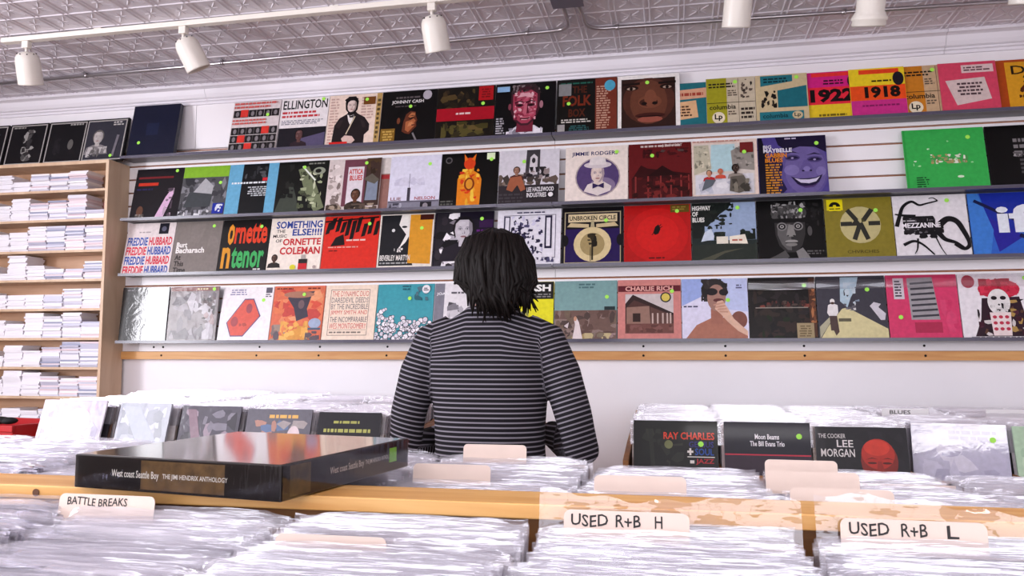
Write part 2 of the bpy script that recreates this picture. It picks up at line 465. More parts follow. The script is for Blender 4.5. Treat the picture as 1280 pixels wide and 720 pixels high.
# left wall with two windows
q = MB()
for y0, y1 in ((YF, -2.7), (-0.8, -0.08), (1.36, YB)): q.box(XL - .15, XL, y0, y1, 0, CEIL + .1)
for y0, y1 in ((-2.7, -0.8), (-0.08, 1.36)):
    q.box(XL - .15, XL, y0, y1, 0, 0.95); q.box(XL - .15, XL, y0, y1, 2.74, CEIL + .1)
struct(q.build('wall_left', M['wall3']))
q = MB()
for x0, x1 in ((XL - .2, -3.6), (3.1, XR + .2)): q.box(x0, x1, YF - .15, YF, 0, CEIL + .1)
q.box(-3.6, 3.1, YF - .15, YF, 0, 0.75); q.box(-3.6, 3.1, YF - .15, YF, 2.64, CEIL + .1)
struct(q.build('wall_front', M['wall2']))
def window(n, corner, ax, length, z0, z1, k):
    root = struct(empty('window_%d' % n, corner))
    f = MB()
    def bar(a0, a1, zz0, zz1):
        if ax == 'y': f.box(-0.07, -0.02, a0, a1, zz0, zz1)
        else: f.box(a0, a1, -0.07, -0.02, zz0, zz1)
    bar(0, length, 0, 0.05); bar(0, length, z1 - z0 - 0.05, z1 - z0)
    for i in range(k + 1):
        a = (length - 0.05) * i / k
        bar(a, a + 0.05, 0, z1 - z0)
    f.build('window_frame', M['trimwhite'], root)
window(1, (XL, -0.08, 0.95), 'y', 1.44, 0.95, 2.74, 1)
window(2, (XL, -2.7, 0.95), 'y', 1.9, 0.95, 2.74, 2)
window(3, (-3.6, YF, 0.75), 'x', 6.7, 0.75, 2.64, 4)

# ceiling of pressed tin panels
q = MB(); q.box(XL - .2, XR + .2, YF - .2, YB + .2, CEIL + 0.004, CEIL + 0.1); ceiling = struct(q.build('ceiling', M['tin']))
TP = 0.1524
def ridge(q, x0, y0, x1, y1, w, h):
    d = Vector((x1 - x0, y1 - y0)).normalized(); nx, ny = -d.y * w / 2, d.x * w / 2
    a, b, c, e = (x0 + nx, y0 + ny, 0), (x1 + nx, y1 + ny, 0), (x1 - nx, y1 - ny, 0), (x0 - nx, y0 - ny, 0)
    t0, t1 = (x0, y0, -h), (x1, y1, -h)
    q.face([a, b, t1, t0]); q.face([c, e, t0, t1])
def tin_panel(q, ox=0, oy=0):
    t = MB()
    t.face([(0, 0, 0), (0, TP, 0), (TP, TP, 0), (TP, 0, 0)])
    ridge(t, 0.012, 0, 0.012, TP, 0.011, 0.0045); ridge(t, TP - 0.012, 0, TP - 0.012, TP, 0.011, 0.0045)
    ridge(t, 0, 0.004, TP, 0.004, 0.008, 0.0042)
    c = TP / 2
    for sx, sy in ((1, 1), (1, -1), (-1, 1), (-1, -1)):
        ridge(t, c + sx * 0.010, c + sy * 0.010, c + sx * 0.042, c + sy * 0.05, 0.008, 0.0032)
    for sx, sy in ((1, 0), (-1, 0), (0, 1), (0, -1)):
        ridge(t, c + sx * 0.006, c + sy * 0.006, c + sx * 0.03, c + sy * 0.034, 0.006, 0.002)
    for f, cc in zip(t.f, t.c): q.face([(t.v[i][0] + ox, t.v[i][1] + oy, t.v[i][2]) for i in f])
q = MB(); tin_panel(q); tin_me = q.mesh('tin_panel', M['tin'])
cells = []
for i in range(-24, 20):
    for j in range(-5, 4):
        cells.append((-0.855 + i * TP, 3.505 + j * TP))
cells.sort(key=lambda c: (c[0] + 0.8) ** 2 * 0.35 + (c[1] - 3.5) ** 2)
for x, y in cells[:300]: link('tin_panel', tin_me, ceiling, (x, y, CEIL))
q = MB()
for x, y in cells[300:]: tin_panel(q, x, y)
for i in range(-27, 27):
    for j in range(-12, -5): tin_panel(q, -0.855 + i * TP, 3.505 + j * TP)
o = q.build('tin_panels', M['tin'], ceiling, (0, 0, CEIL)); o['kind'] = 'stuff'

# slat wall: white boards with brown fibreboard grooves between them
GP = 0.0783
q = MB(); q.box(-4.95, 3.15, 4.114, 4.1195, 1.262, 2.43); q.build('groove_backing', M['groove'], wall_back)
seams = [-3.0, -0.597, 1.84]
for k in range(19):
    z0 = 1.64 + (k - 5) * GP + 0.005
    z1 = z0 + GP - 0.010
    if z0 < 1.26: z0 = 1.264
    if z0 > 2.40: continue
    if z1 - z0 < 0.01: continue
    for a, b in ((-4.95, -3.02), (-3.018, -0.598), (-0.596, 1.84), (1.842, 3.15)):
        q = MB(); q.box(a, b, 4.10, 4.114, z0, z1); q.build('slat', M['slat'], wall_back)
for a, b in ((-4.95, -2.70), (-2.697, -0.598), (-0.596, 1.84), (1.842, 3.15)):
    q = MB(); q.box(a, b, 4.10, 4.1195, 2.434, 2.70); q.build('wall_panel', M['slat'], wall_back)
# wooden strip under the slat wall, screwed on
q = MB(); q.box(-3.12, 3.15, 4.085, 4.1195, 1.219, 1.262); trim = struct(q.build('trim_1', M['strip']))
q = MB(); q.lathe([(0.0001, 0), (0.006, 0.0005), (0.0055, 0.002), (0.0001, 0.0025)], 10, Matrix.Rotation(R(90), 4, 'X'), cap=False)
screw_me = q.mesh('screw', M['screw'])
for x in (-2.86, -2.27, -1.9, -1.51, -0.62, -0.15, 0.25, 0.62, 1.16): link('screw', screw_me, trim, (x, 4.085, 1.241))
# cornice in two lengths
prof = [(4.1195, 2.69), (4.088, 2.69), (4.088, 2.703), (4.078, 2.708), (4.078, 2.716), (4.066, 2.722), (4.056, 2.74), (4.046, 2.765), (4.036, 2.770), (4.020, 2.774), (4.020, CEIL), (4.1195, CEIL)]
for n, (a, b) in enumerate(((XL, -2.62), (-2.618, 1.30), (1.302, XR))):
    q = MB(); q.prism_x(prof, a, b); struct(q.build('trim_%d' % (n + 2), M['trimwhite']))

# unseen overhead fixtures, added to brighten the rail and bag tops
for n, (x, y) in enumerate(((-1.9, 0.55), (0.7, 0.55), (-1.9, -1.6), (0.7, -1.6))):
    root = empty('added_ceiling_light', (x, y, CEIL))
    q = MB(); q.box(-.62, .62, -.15, .15, -.06, 0); bevel(q.build('housing', M['white_metal'], root), .004)
    dm, N_, L_, P_ = newmat('lit_diffuser'); P_.inputs['Base Color'].default_value = (.9, .9, .9, 1); P_.inputs['Emission Color'].default_value = (1, .96, .98, 1); P_.inputs['Emission Strength'].default_value = FIX_E
    q = MB(); q.box(-.6, .6, -.13, .13, -.075, -.0602); q.build('diffuser', dm, root)
    tag(root, '%s added ceiling light, %s row, behind the camera' % (('left', 'right')[n % 2], ('front', 'back')[n // 2]), 'ceiling light', 'added ceiling lights')

# ------------------------------------------------------------------ display ledges
LZ = {'A': 2.367, 'B': 2.006, 'C': 1.690, 'D': 1.310}
RN = {'A': 'topmost', 'B': 'second', 'C': 'third', 'D': 'lowest'}
for r_, z in LZ.items():
    for a, b, side in ((-3.08 if r_ != 'A' else -3.1, -0.598, 'left'), (-0.594, 2.2, 'right')):
        root = empty('display_ledge', (0, 0, 0))
        q = MB(); q.box(a, b, 3.982, 4.0995, z, z + 0.004); bevel(q.build('shelf_plate', M['ledge'], root), 0.001)
        q = MB(); q.box(a, b, 3.978, 3.982, z - 0.002, z + 0.014); q.build('front_lip', M['lip'], root)
        if r_ == 'D':
            for x in ((-2.92, -2.86, -2.26, -1.9, -1.51) if side == 'left' else (-0.15, 0.25, 0.62, 1.16)):
                link('screw', screw_me, root, (x, 4.0995, z - 0.022))
        tag(root, '%s half of the %s grey acrylic record ledge on the slat wall' % (side, RN[r_]), 'ledge', 'record ledges')

# ------------------------------------------------------------------ records on the wall, row by row
GA = 'records on the top ledge'; GB = 'records on the second ledge'; GC = 'records on the third ledge'; GD = 'records on the bottom ledge'
YR = 4.004
def zrow(r_): return LZ[r_] + 0.0045

def c_grid(a):
    a.r(0, 0, 1, 1, 'd9cfd0')
    for y0, n in ((.68, 6), (.33, 6), (.17, 6), (.01, 6)):
        for i in range(n):
            a.r(.02 + i * .162, y0, .175 + i * .162, y0 + .145, '2a2628')
            a.e(.1 + i * .162, y0 + .07, .035, .05, '8a8488')
    for i, y0 in ((1, .68), (4, .33), (1, .17), (2, .01)): a.r(.02 + i * .162, y0, .175 + i * .162, y0 + .145, 'd8443c')
    a.l(.03, .84, .97, .98, 2, 'cf6a66'); a.l(.03, .52, .8, .64, 2, 'cf6a66'); a.s(.76, .7)
def c_elling(a):
    a.t_('ELLINGTON', .04, .78, .97, .96, '1b1a1c', .02); a.l(.04, .6, .97, .75, 2, 'c4404a'); a.l(.04, .47, .97, .57, 3, '8d8a96')
    a.r(0, 0, 1, .41, '26232b'); a.p([.45, 0, .5, .2, .98, .3, .98, 0], '625a78'); a.f(.45, .26, .2, '6a4a48', '3a2c34', '1a1518'); a.s(.88, .95)
def c_coat(a):
    a.l(.03, .05, .2, .95, 16, 'c6a8a0'); a.l(.62, .5, .86, .95, 8, 'c6a8a0'); a.r(.9, 0, 1, 1, 'b89a64'); a.l(.92, .1, .98, .9, 9, '5a4a30')
    a.p([.12, .1, .14, .4, .22, .54, .36, .62, .4, .68, .5, .68, .56, .62, .7, .54, .8, .4, .8, .28, .72, .2, .72, .03, .14, .03], '2b2326'); a.p([.16, .38, .24, .5, .3, .5, .24, .34], '3a3032'); a.p([.62, .5, .7, .46, .74, .34, .68, .34], '3a3032')
    a.p([.31, .84, .33, .7, .4, .62, .5, .62, .55, .7, .56, .86, .5, .96, .36, .96], '1a1416'); a.face_(.44, .77, .24, 'dcc8c2', '3a2c2c'); a.w_([.32, .86, .42, .92, .54, .88], .09, .06, '1a1416')
    a.p([.37, .6, .4, .48, .44, .4, .48, .5, .5, .6, .44, .58], 'e8e2e0'); a.p([.4, .6, .44, .57, .5, .6, .48, .54, .42, .54], '1a1416'); a.b(.38, .22, .52, .56, .02, 'd8c8b0'); a.p([.3, .14, .36, .2, .5, .18, .56, .1, .5, .04, .34, .06], 'd6bcb4'); a.r(.08, .02, .42, .08, 'd22c28'); a.r(.66, .78, .88, .93, '7a4c22'); a.s(.72, .88)
def c_cash(a):
    a.t_('JOHNNY CASH', .18, .74, .76, .82, 'e4e0e0', .02); a.l(.24, .84, .7, .9, 1, '6a6264', 'C'); a.l(.2, .68, .7, .72, 1, '5a5254', 'C'); a.e(.82, .9, .08, .09, 'b8b2bc')
    a.p([.4, .22, .42, .4, .46, .54, .54, .6, .63, .58, .64, .5, .67, .42, .65, .38, .66, .3, .6, .24, .54, .16, .46, .18], '6a3a28'); a.p([.5, .5, .56, .57, .62, .56, .62, .5, .54, .47], 'b87850'); a.p([.46, .24, .46, .4, .54, .42, .6, .46, .64, .41, .62, .38, .63, .32, .58, .27, .52, .2], 'b06c48'); a.p([.5, .3, .52, .38, .58, .4, .6, .34], 'c88a60')
    a.p([.5, .45, .56, .475, .62, .47, .56, .44], '1c1012'); a.p([.5, .5, .58, .52, .64, .5, .58, .505], '1c1012'); a.e(.6, .33, .035, .012, '4a1c18'); a.e(.33, .42, .03, .06, '7a4832'); a.w_([.3, .5, .36, .62, .48, .66, .6, .63], .08, .05, '0d0a0b'); a.b(.6, .18, .68, .02, .03, '8a8488'); a.r(.02, .02, .28, .28, '8a6a2c'); a.l(.05, .05, .26, .25, 4, 'c8a860', 'C'); a.s(.53, .69)
def c_band(a):
    a.n(.05, .55, .65, .95, 24, .07, ['3a2f20', '4a3c26', '2c2618', '5a4a2c']); a.n(.1, .05, .9, .34, 34, .08, ['4a4422', '5c542c', '3a3420', '6a5a34'])
    a.r(0, .36, 1, .6, 'a8182c'); a.l(.3, .46, .66, .52, 1, 'e0c8c8', 'C'); a.r(.72, .72, .97, .99, 'b01c24'); a.l(.76, .76, .93, .95, 4, '7c1018', 'C'); a.s(.8, .66)
def c_paint(a):
    a.p([.18, 0, .26, .12, .38, .2, .66, .2, .74, .14, .84, 0], 'd8d4de'); a.n(.2, .01, .8, .16, 20, .05, ['b8b4c0', 'e8e4ec', '8a8692']); a.p([.36, .08, .38, .3, .64, .3, .64, .08], '7a2c40'); a.p([.27, .8, .26, .5, .32, .3, .44, .2, .56, .2, .68, .32, .74, .5, .74, .82, .62, .94, .4, .94], '4a2430')
    a.p([.3, .78, .3, .52, .35, .33, .45, .24, .55, .24, .65, .34, .7, .52, .7, .78, .6, .86, .4, .86], 'a8485e'); a.n(.32, .3, .68, .82, 90, .032, ['c87a8c', '8a2c44', 'd8a0ac', 'b05068', 'c05c74', '7a2840', 'e0b8c0'])
    a.p([.36, .72, .44, .8, .58, .8, .64, .7, .5, .74], 'dca8b2')
    for x in (.41, .6): a.e(x, .575, .065, .03, '5a1c2e'); a.e(x, .57, .035, .016, '1c1014'); a.w_([x - .08, .62, x, .65, x + .08, .62], .025, .012, '3a1420')
    a.p([.5, .6, .54, .6, .57, .43, .52, .4, .46, .43], 'c06a7c'); a.p([.54, .6, .57, .43, .53, .41], '6a2438'); a.e(.51, .33, .08, .022, '5c1a2c'); a.e(.51, .345, .07, .01, 'c87080'); a.w_([.28, .8, .36, .92, .5, .95, .66, .92, .74, .78], .05, .05, '3a2c30'); a.n(.28, .82, .74, .96, 26, .03, ['4a3c40', '8a7c80', '2a2024']); a.e(.77, .57, .03, .07, 'a87a86'); a.e(.25, .55, .025, .06, '8a4a58')
    a.r(.03, .84, .24, .94, '93b8dc'); a.l(.03, .05, .18, .36, 7, 'b8b4bc'); a.s(.86, .87)
def c_folk(a):
    a.r(.64, 0, 1, 1, '7a3a2c'); a.l(.66, .06, .9, .86, 18, 'c09a88'); a.e(.88, .85, .09, .1, '58a8c4'); a.l(.06, .9, .6, .95, 1, '2c6a5c'); a.r(.03, .7, .24, .92, '8a8a8c')
    a.t_('THE', .26, .74, .5, .87, '5a2c1c', .02); a.t_('FOLK', .1, .5, .58, .7, '7a3420', .03); a.t_('BOX', .2, .3, .48, .45, '5a2c1c', .03)
    a.l(.08, .19, .6, .27, 2, 'cfcac4'); a.r(.02, .04, .14, .17, 'a8a4a4'); a.l(.2, .05, .55, .15, 3, '3c6a6c', 'C'); a.s(.2, .55)
def c_close(a):
    a.r(.06, .04, .93, .93, '3a241f'); a.e(.5, .52, .42, .42, '59352b'); a.e(.5, .5, .3, .4, '6e4434'); a.e(.52, .5, .19, .12, '7d4e3c')
    a.e(.5, .49, .15, .07, '4a2a22'); a.e(.53, .56, .1, .16, '83523f'); a.e(.43, .47, .045, .03, '1d100e'); a.e(.6, .47, .045, .03, '1d100e')
    for x in (.22, .8): a.e(x, .76, .12, .045, '2a1814'); a.e(x, .75, .07, .025, 'b09a8c'); a.e(x, .75, .028, .028, '140c0c'); a.b(x - .14, .83, x + .14, .84, .04, '20120f')
    a.e(.52, .25, .24, .05, '4a2420'); a.e(.52, .18, .2, .055, '9a5a4c'); a.e(.52, .235, .2, .012, '240f0e'); a.s(.48, .85)
def c_teal1(a):
    a.r(0, 0, 1, 1, '2c7580'); a.p([.25, .62, .98, .66, .98, .88, .25, .84], 'd8a88c'); a.l(.3, .68, .9, .8, 1, 'a84c3c'); a.p([0, .14, .72, .22, .68, .6, 0, .55], 'dcb48c'); a.l(.04, .24, .6, .5, 4, '5a3c2c')
def c_columb(left, paper):
    def d(a):
        a.r(.0, 0, 1, 1, paper); a.r(0, 0, .42, 1, left); a.b(0, .47, 1, .47, .012, '3a2c24'); a.b(.66, .02, .66, .98, .008, '4a3c34')
        a.l(.05, .78, .62, .9, 2, '2c241c'); a.t_('columbia', .06, .33, .6, .43, '241c18', .02); a.e(.24, .16, .13, .12, 'e8dcc4'); a.t_('Lp', .16, .09, .32, .24, '17120f', .03)
        a.l(.44, .6, .64, .74, 3, '6a5c50'); a.l(.44, .2, .62, .3, 2, '6a5c50'); a.n(.7, .55, .96, .95, 14, .035, ['3a302c', '6a5c54', '2a2220']); a.l(.7, .1, .98, .36, 3, '3a302c'); a.s(.6, .9)
    return d
def c_teal2(a):
    a.r(0, 0, 1, 1, 'cdbb98'); a.p([.1, .76, .72, .84, .72, .98, .1, .98], '2c7a86'); a.l(.16, .82, .66, .94, 2, '12343c'); a.p([.42, .3, .98, .3, .98, .74, .42, .66], '28727e')
    a.n(.1, .3, .4, .66, 12, .07, ['1a1614', '3a302a', '2a2420']); a.r(.06, .04, .9, .22, '2c7a86'); a.t_('columbia', .12, .09, .6, .18, '12343c', .015); a.e(.78, .13, .1, .08, 'cdbb98'); a.t_('Lp', .72, .08, .84, .18, '1c2c30', .02); a.s(.8, .92)
def c_1922(a):
    a.r(0, .66, 1, 1, 'd02c88'); a.r(0, .32, 1, .68, 'e03448'); a.r(0, 0, 1, .32, 'e0c434'); a.r(.2, .9, .9, .98, 'e23c3c'); a.t_('1922', .16, .36, .98, .64, '1c1216', .05)
    a.l(.4, .72, .8, .84, 2, '4a1834', 'C'); a.l(.3, .06, .9, .14, 1, '7a6a1c'); a.e(.93, .78, .07, .12, '2a2430')
def c_1918(a):
    a.r(0, .64, 1, 1, 'e8ce30'); a.r(0, .34, 1, .64, 'e65a24'); a.r(0, 0, 1, .34, 'c83a8c'); a.r(.18, .88, .9, .97, 'e24c28'); a.t_('1918', .26, .38, .9, .62, '1c1412', .05)
    a.l(.4, .7, .78, .76, 1, '3a300c'); a.e(.88, .76, .1, .14, '24202a'); a.l(.2, .2, .9, .26, 1, '8a2464')
def c_pink(a):
    a.r(0, 0, 1, 1, 'd4506c'); a.r(.4, .78, .95, .94, 'ddc4c4'); a.l(.44, .81, .9, .91, 2, '6a4c50'); a.p([.1, .64, .78, .68, .86, .24, .26, .14], 'd8c4c2'); a.l(.28, .32, .74, .6, 4, '5a444a', 'C')
def c_des(a):
    a.r(0, 0, 1, 1, 'b0501c'); a.r(.22, .06, 1, .95, 'd8a02c'); a.t_('DES', .32, .7, .92, .88, '2a1a10', .01); a.t_('SO', .5, .52, .9, .68, '2a1a10', .01); a.n(.4, .2, .8, .5, 8, .06, ['3a2010', '5a2c14'])

rowA = [
 (-2.434, .29, 'd9cfd0', c_grid, 'record cover with rows of small black and red squares'),
 (-2.138, .285, 'e6e0e2', c_elling, 'white record lettered ELLINGTON over a dark photo'),
 (-1.85, .308, 'e6d2c6', c_coat, 'cream record cover of a figure in a dark coat'),
 (-1.54, .312, '0f0d0f', c_cash, 'black record with side-lit face and gold corner square'),
 (-1.226, .318, '1d1812', c_band, 'dark brown record cover crossed by a crimson band'),
 (-.905, .322, '0c0b0f', c_paint, 'black record with a painted crimson face'),
 (-.576, .312, '171513', c_folk, 'dark record box lettered FOLK with rust side panel'),
 (-.261, .312, 'ece8e6', c_close, 'white-bordered record with a close-up of a dark face'),
]
for x, w, bc, d, lb in rowA: record(x, w, zrow('A'), YR, bc, d, lb, GA)
tens = [
 (-.03, .235, '2c7580', c_teal1, 'teal ten-inch record half hidden beside the white-bordered face'),
 (.18, .235, 'c8bca4', c_columb('a4a02c', 'c9bda8'), 'olive and cream ten-inch record with a round emblem'),
 (.417, .245, 'cdbb98', c_teal2, 'teal and tan ten-inch record with angled panels'),
 (.633, .25, 'd02c88', c_1922, 'pink, red and yellow record reading 1922'),
 (.855, .25, 'e8ce30', c_1918, 'yellow, orange and pink record reading 1918'),
 (1.085, .245, 'c9a878', c_columb('c8842c', 'c8ac8c'), 'orange and tan ten-inch record right of 1918'),
 (1.255, .25, 'd4506c', c_pink, 'plain pink ten-inch record with a tilted pale panel'),
 (1.49, .25, 'b0501c', c_des, 'orange and ochre record at the right end of the top ledge'),
]
for i, (x, w, bc, d, lb) in enumerate(tens): record(x, w, zrow('A'), YR - (0, .0095, .0095, 0, .0095, 0, .0095, 0)[i], bc, d, lb, GA, h=.262 if i else .25, t=.002, lean=12)

def c_neck(a):
    a.r(.06, .8, .8, .84, '7c2c30'); a.r(.08, .66, .5, .72, 'c8402c'); a.l(.06, .56, .45, .62, 1, '2c2c5a'); a.p([.52, 0, .7, .42, .8, .58, .86, .5, .8, .3, .7, 0], 'd9b8d4'); a.n(.68, .02, .86, .6, 12, .05, ['b8a4b4', '5a4c58', '8a7888'])
    a.e(.2, .16, .07, .1, '6a4a3a'); a.n(.12, 0, .3, .1, 6, .05, ['8a8480', '5a5450']); a.s(.86, .94)
def c_silver(a):
    a.r(0, .78, 1, 1, '8ebc3c'); a.n(0, .02, 1, .78, 60, .09, ['5c5c60', '3a3a40', '8a8a90', '6c6c72', '48484e']); a.p([.22, .42, .5, .76, .7, .6, .68, .42], 'b4b4b8'); a.p([.1, .2, .2, .5, .7, .44, .68, .2], '4c5054')
    a.n(0, 0, .7, .14, 16, .05, ['d8d8dc', '8a8a92', 'a8a8b0']); a.r(.74, .06, .98, .26, '2838a0'); a.n(.76, .08, .96, .24, 6, .04, ['d8dce8']); a.s(.84, .66)
def c_bluebar(a):
    a.r(0, 0, 1, 1, '74b0d0'); a.r(.28, 0, .8, 1, '17181c'); a.n(.3, .7, .78, .95, 12, .05, ['3a3c40', '5a5c60', '2a2c30']); a.l(.08, .6, .95, .66, 1, 'e4e8ec'); a.r(.7, .66, .8, .72, 'd0303c'); a.l(.42, .36, .8, .56, 5, 'c8ccd0', 'R')
def c_sax(a):
    a.p([0, 0, .1, .3, .3, .6, .42, .3, .5, 0], '4a5048'); a.p([.4, .84, .6, .9, .8, .5, .98, .1, .8, .02, .62, .3], '7c8468'); a.n(.45, .1, .9, .8, 40, .045, ['a8b090', '5c644c', 'c8ccb0', '484c3c']); a.b(.48, .9, .76, .62, .03, 'e6eae2'); a.e(.82, .8, .12, .07, '9aa090'); a.e(.8, .8, .06, .04, '1c1c1a'); a.l(.6, .92, .95, .97, 1, '8a8c84'); a.n(.02, .3, .35, .95, 14, .07, ['1e201e', '2c2e2a', '141514']); a.s(.52, .88)
def c_attica(a):
    a.r(0, 0, 1, 1, 'd8ccca'); a.n(.02, .1, .28, .9, 22, .06, ['b0a4a0', 'e8dedc', '8a7c78']); a.r(.3, .1, .72, .98, '7a4a58'); a.r(.38, .14, .68, .84, 'dcd4da'); a.t_('ATTICA', .4, .7, .66, .8, 'c83c38', .03); a.t_('BLUES', .42, .58, .66, .68, 'c83c38', .03)
    a.r(.72, .1, 1, 1, '4c3a34'); a.n(.72, .7, .98, .98, 10, .06, ['3a2c20', '5a4630']); a.p([.74, .2, .76, .6, .86, .66, .96, .6, .96, .2], '8a93a4'); a.p([.68, .6, .84, .7, .98, .58, .9, .5, .8, .54], '6a645a'); a.f(.56, .3, .2, '6a4634', '3a302c', '1c1412'); a.n(.02, .0, .98, .14, 26, .06, ['6a5a50', 'a89888', '4c4038']); a.s(.72, .9)
def c_sliver(a): a.r(0, 0, 1, 1, '9a746c'); a.r(0, .7, 1, 1, 'd4ccc8'); a.n(.75, .74, .98, .98, 8, .06, ['5a4a48', '2a2426']); a.r(0, .6, 1, .68, 'a83c40')
def c_sign(a):
    a.r(0, 0, 1, 1, 'dcdaea'); a.n(.1, .44, .7, .6, 10, .12, ['ccc9dc', 'd4d1e2']); a.b(.4, .36, .4, .66, .012, '8a8698'); a.r(.37, .16, .43, .4, '4a4450'); a.t_('LLIE', .05, .17, .26, .23, '8a5a60', .02); a.t_('NELSON', .52, .17, .92, .23, 'a85058', .02)
    a.r(0, .13, 1, .16, '6a6674'); a.r(0, 0, 1, .13, '8c8a98'); a.r(.64, 0, .86, .13, '2c2830'); a.e(.74, .06, .05, .05, '9a949c'); a.n(0, 0, .3, .12, 8, .04, ['4a4854', 'b4b2c0']); a.s(.78, .83)
def c_flame(a):
    a.p([.3, 0, .3, .52, .36, .62, .44, .66, .44, .72, .58, .72, .58, .66, .68, .6, .72, .5, .7, 0], 'e08a24'); a.e(.5, .8, .1, .11, 'd84a20'); a.p([.41, .84, .4, .98, .47, .88], 'e07824'); a.p([.59, .84, .61, .98, .53, .88], 'e07824')
    a.n(.32, .03, .68, .7, 36, .05, ['e8b03c', 'd84820', 'f0c850', 'c83a1c', 'e89a30']); a.e(.51, .42, .09, .12, '8a3c14'); a.e(.51, .42, .06, .09, 'dc9a34'); a.e(.13, .87, .06, .06, '6a6668'); a.e(.13, .87, .04, .04, '17151a'); a.r(.8, .86, .94, .98, 'e2eecc'); a.l(.02, .04, .26, .14, 2, '6a6a66'); a.s(.88, .86)
def c_statue(a):
    a.r(0, 0, 1, 1, 'd6d2da'); a.r(0, 0, 1, .36, '3a3438'); a.n(0, .36, 1, .56, 20, .07, ['6a5c54', '8a7a70', '4c4440']); a.p([.44, .5, .46, 1, .68, 1, .68, .5], '4a464c'); a.p([.5, .54, .52, .86, .58, .92, .64, .86, .64, .54], 'd2ccd2'); a.e(.575, .8, .03, .05, '3a363c')
    a.n(.4, .46, .84, .68, 26, .045, ['c8c0c4', '5a5054', '9a8c8c', '2c282c']); a.f(.3, .62, .13, 'a07a68', '5a3430', '2a1c1a'); a.p([.14, .28, .2, .5, .38, .52, .46, .28, .38, .24, .32, .36, .24, .24], 'a4664c'); a.l(.02, .04, .45, .22, 3, '504a50'); a.r(.46, .12, .94, .32, '2a262c')
    a.t_('LEE HAZLEWOOD', .48, .23, .92, .31, 'e8e4e8', .02); a.t_('INDUSTRIES', .48, .13, .8, .21, 'e8e4e8', .02); a.e(.87, .17, .04, .04, 'e8e4e8'); a.s(.42, .78)
def c_oval(a):
    a.t_('JIMMIE RODGERS', .1, .82, .84, .91, '2a2a66', .02); a.e(.52, .45, .36, .355, 'b8aaa8'); a.e(.52, .45, .34, .335, '5c4a78'); a.e(.6, .3, .2, .14, '8a7a98')
    a.p([.3, .2, .36, .32, .48, .36, .62, .36, .74, .28, .72, .2, .52, .12], 'ddd2d0'); a.r(.46, .3, .6, .42, 'd8c8c0'); a.face_(.52, .5, .3, 'dccac2', '54446c'); a.e(.52, .66, .22, .06, 'd4cace'); a.p([.38, .66, .4, .78, .52, .82, .64, .78, .66, .66], 'e0d8d8'); a.p([.44, .34, .44, .24, .53, .28, .62, .24, .62, .34, .53, .3], '3a2e5c'); a.s(.82, .88)
def c_house(a):
    a.r(0, 0, 1, 1, '6c1f22'); a.l(.12, .92, .92, .98, 1, 'd0c0bc', 'C'); a.t_('J.D.SHORT', .54, .92, .86, .98, 'd0c0bc', .01); a.n(.06, .74, .96, .9, 20, .05, ['4c1418', '5a4a48', '3c1014'])
    a.p([.04, .36, .2, .62, .3, .56, .98, .44, .98, .36], '3c0f12'); a.r(.05, .04, .97, .38, '4c1518'); a.p([.3, .42, .54, .6, .8, .42], '2c0a0c'); a.r(.3, .2, .84, .24, '2a090b')
    for x in (.1, .3, .5, .66, .82, .94): a.r(x, .04, x + .025, .42, '8c3a38')
    a.n(.06, .03, .96, .4, 36, .05, ['5c1c1e', '38100f', '7a2c2a']); a.s(.38, .78)
def c_street(a):
    a.r(.03, .06, .95, .94, 'd8cfc8'); a.p([.28, .45, .3, .92, .66, .92, .7, .45], 'b8d4da'); a.p([.03, .4, .03, .92, .26, .92, .3, .5], 'c2bca8'); a.p([.62, .5, .6, .8, .8, .92, .95, .92, .95, .45], '9c9690'); a.n(.04, .5, .28, .9, 24, .03, ['a8a494', 'd8d0bc', '8a8678']); a.n(.64, .52, .94, .9, 30, .03, ['8a847e', 'b0aaa2', '6c6862'])
    a.r(.05, .06, .93, .4, 'd8d6dc'); a.n(.1, .08, .9, .36, 14, .09, ['c4c4d0', 'e4e2e6', 'b8bcc8']); a.r(.74, .76, .94, .94, '7c2c2c')
    a.f(.26, .42, .1, 'c89a7c', 'b8343c', '2a1c1a'); a.p([.14, .12, .2, .32, .36, .3, .3, .2], '6a7078'); a.f(.43, .44, .09, 'c07c5c', 'cc5a48', 'c85040'); a.f(.66, .48, .13, '3a2a24', '9a9088', '16100e'); a.p([.56, .1, .58, .34, .78, .36, .88, .12, .7, .06], '6c665e'); a.n(.6, .08, .86, .3, 10, .06, ['4a4640', '8a8478']); a.l(.02, .95, .9, .985, 1, 'c8968c'); a.s(.8, .76)
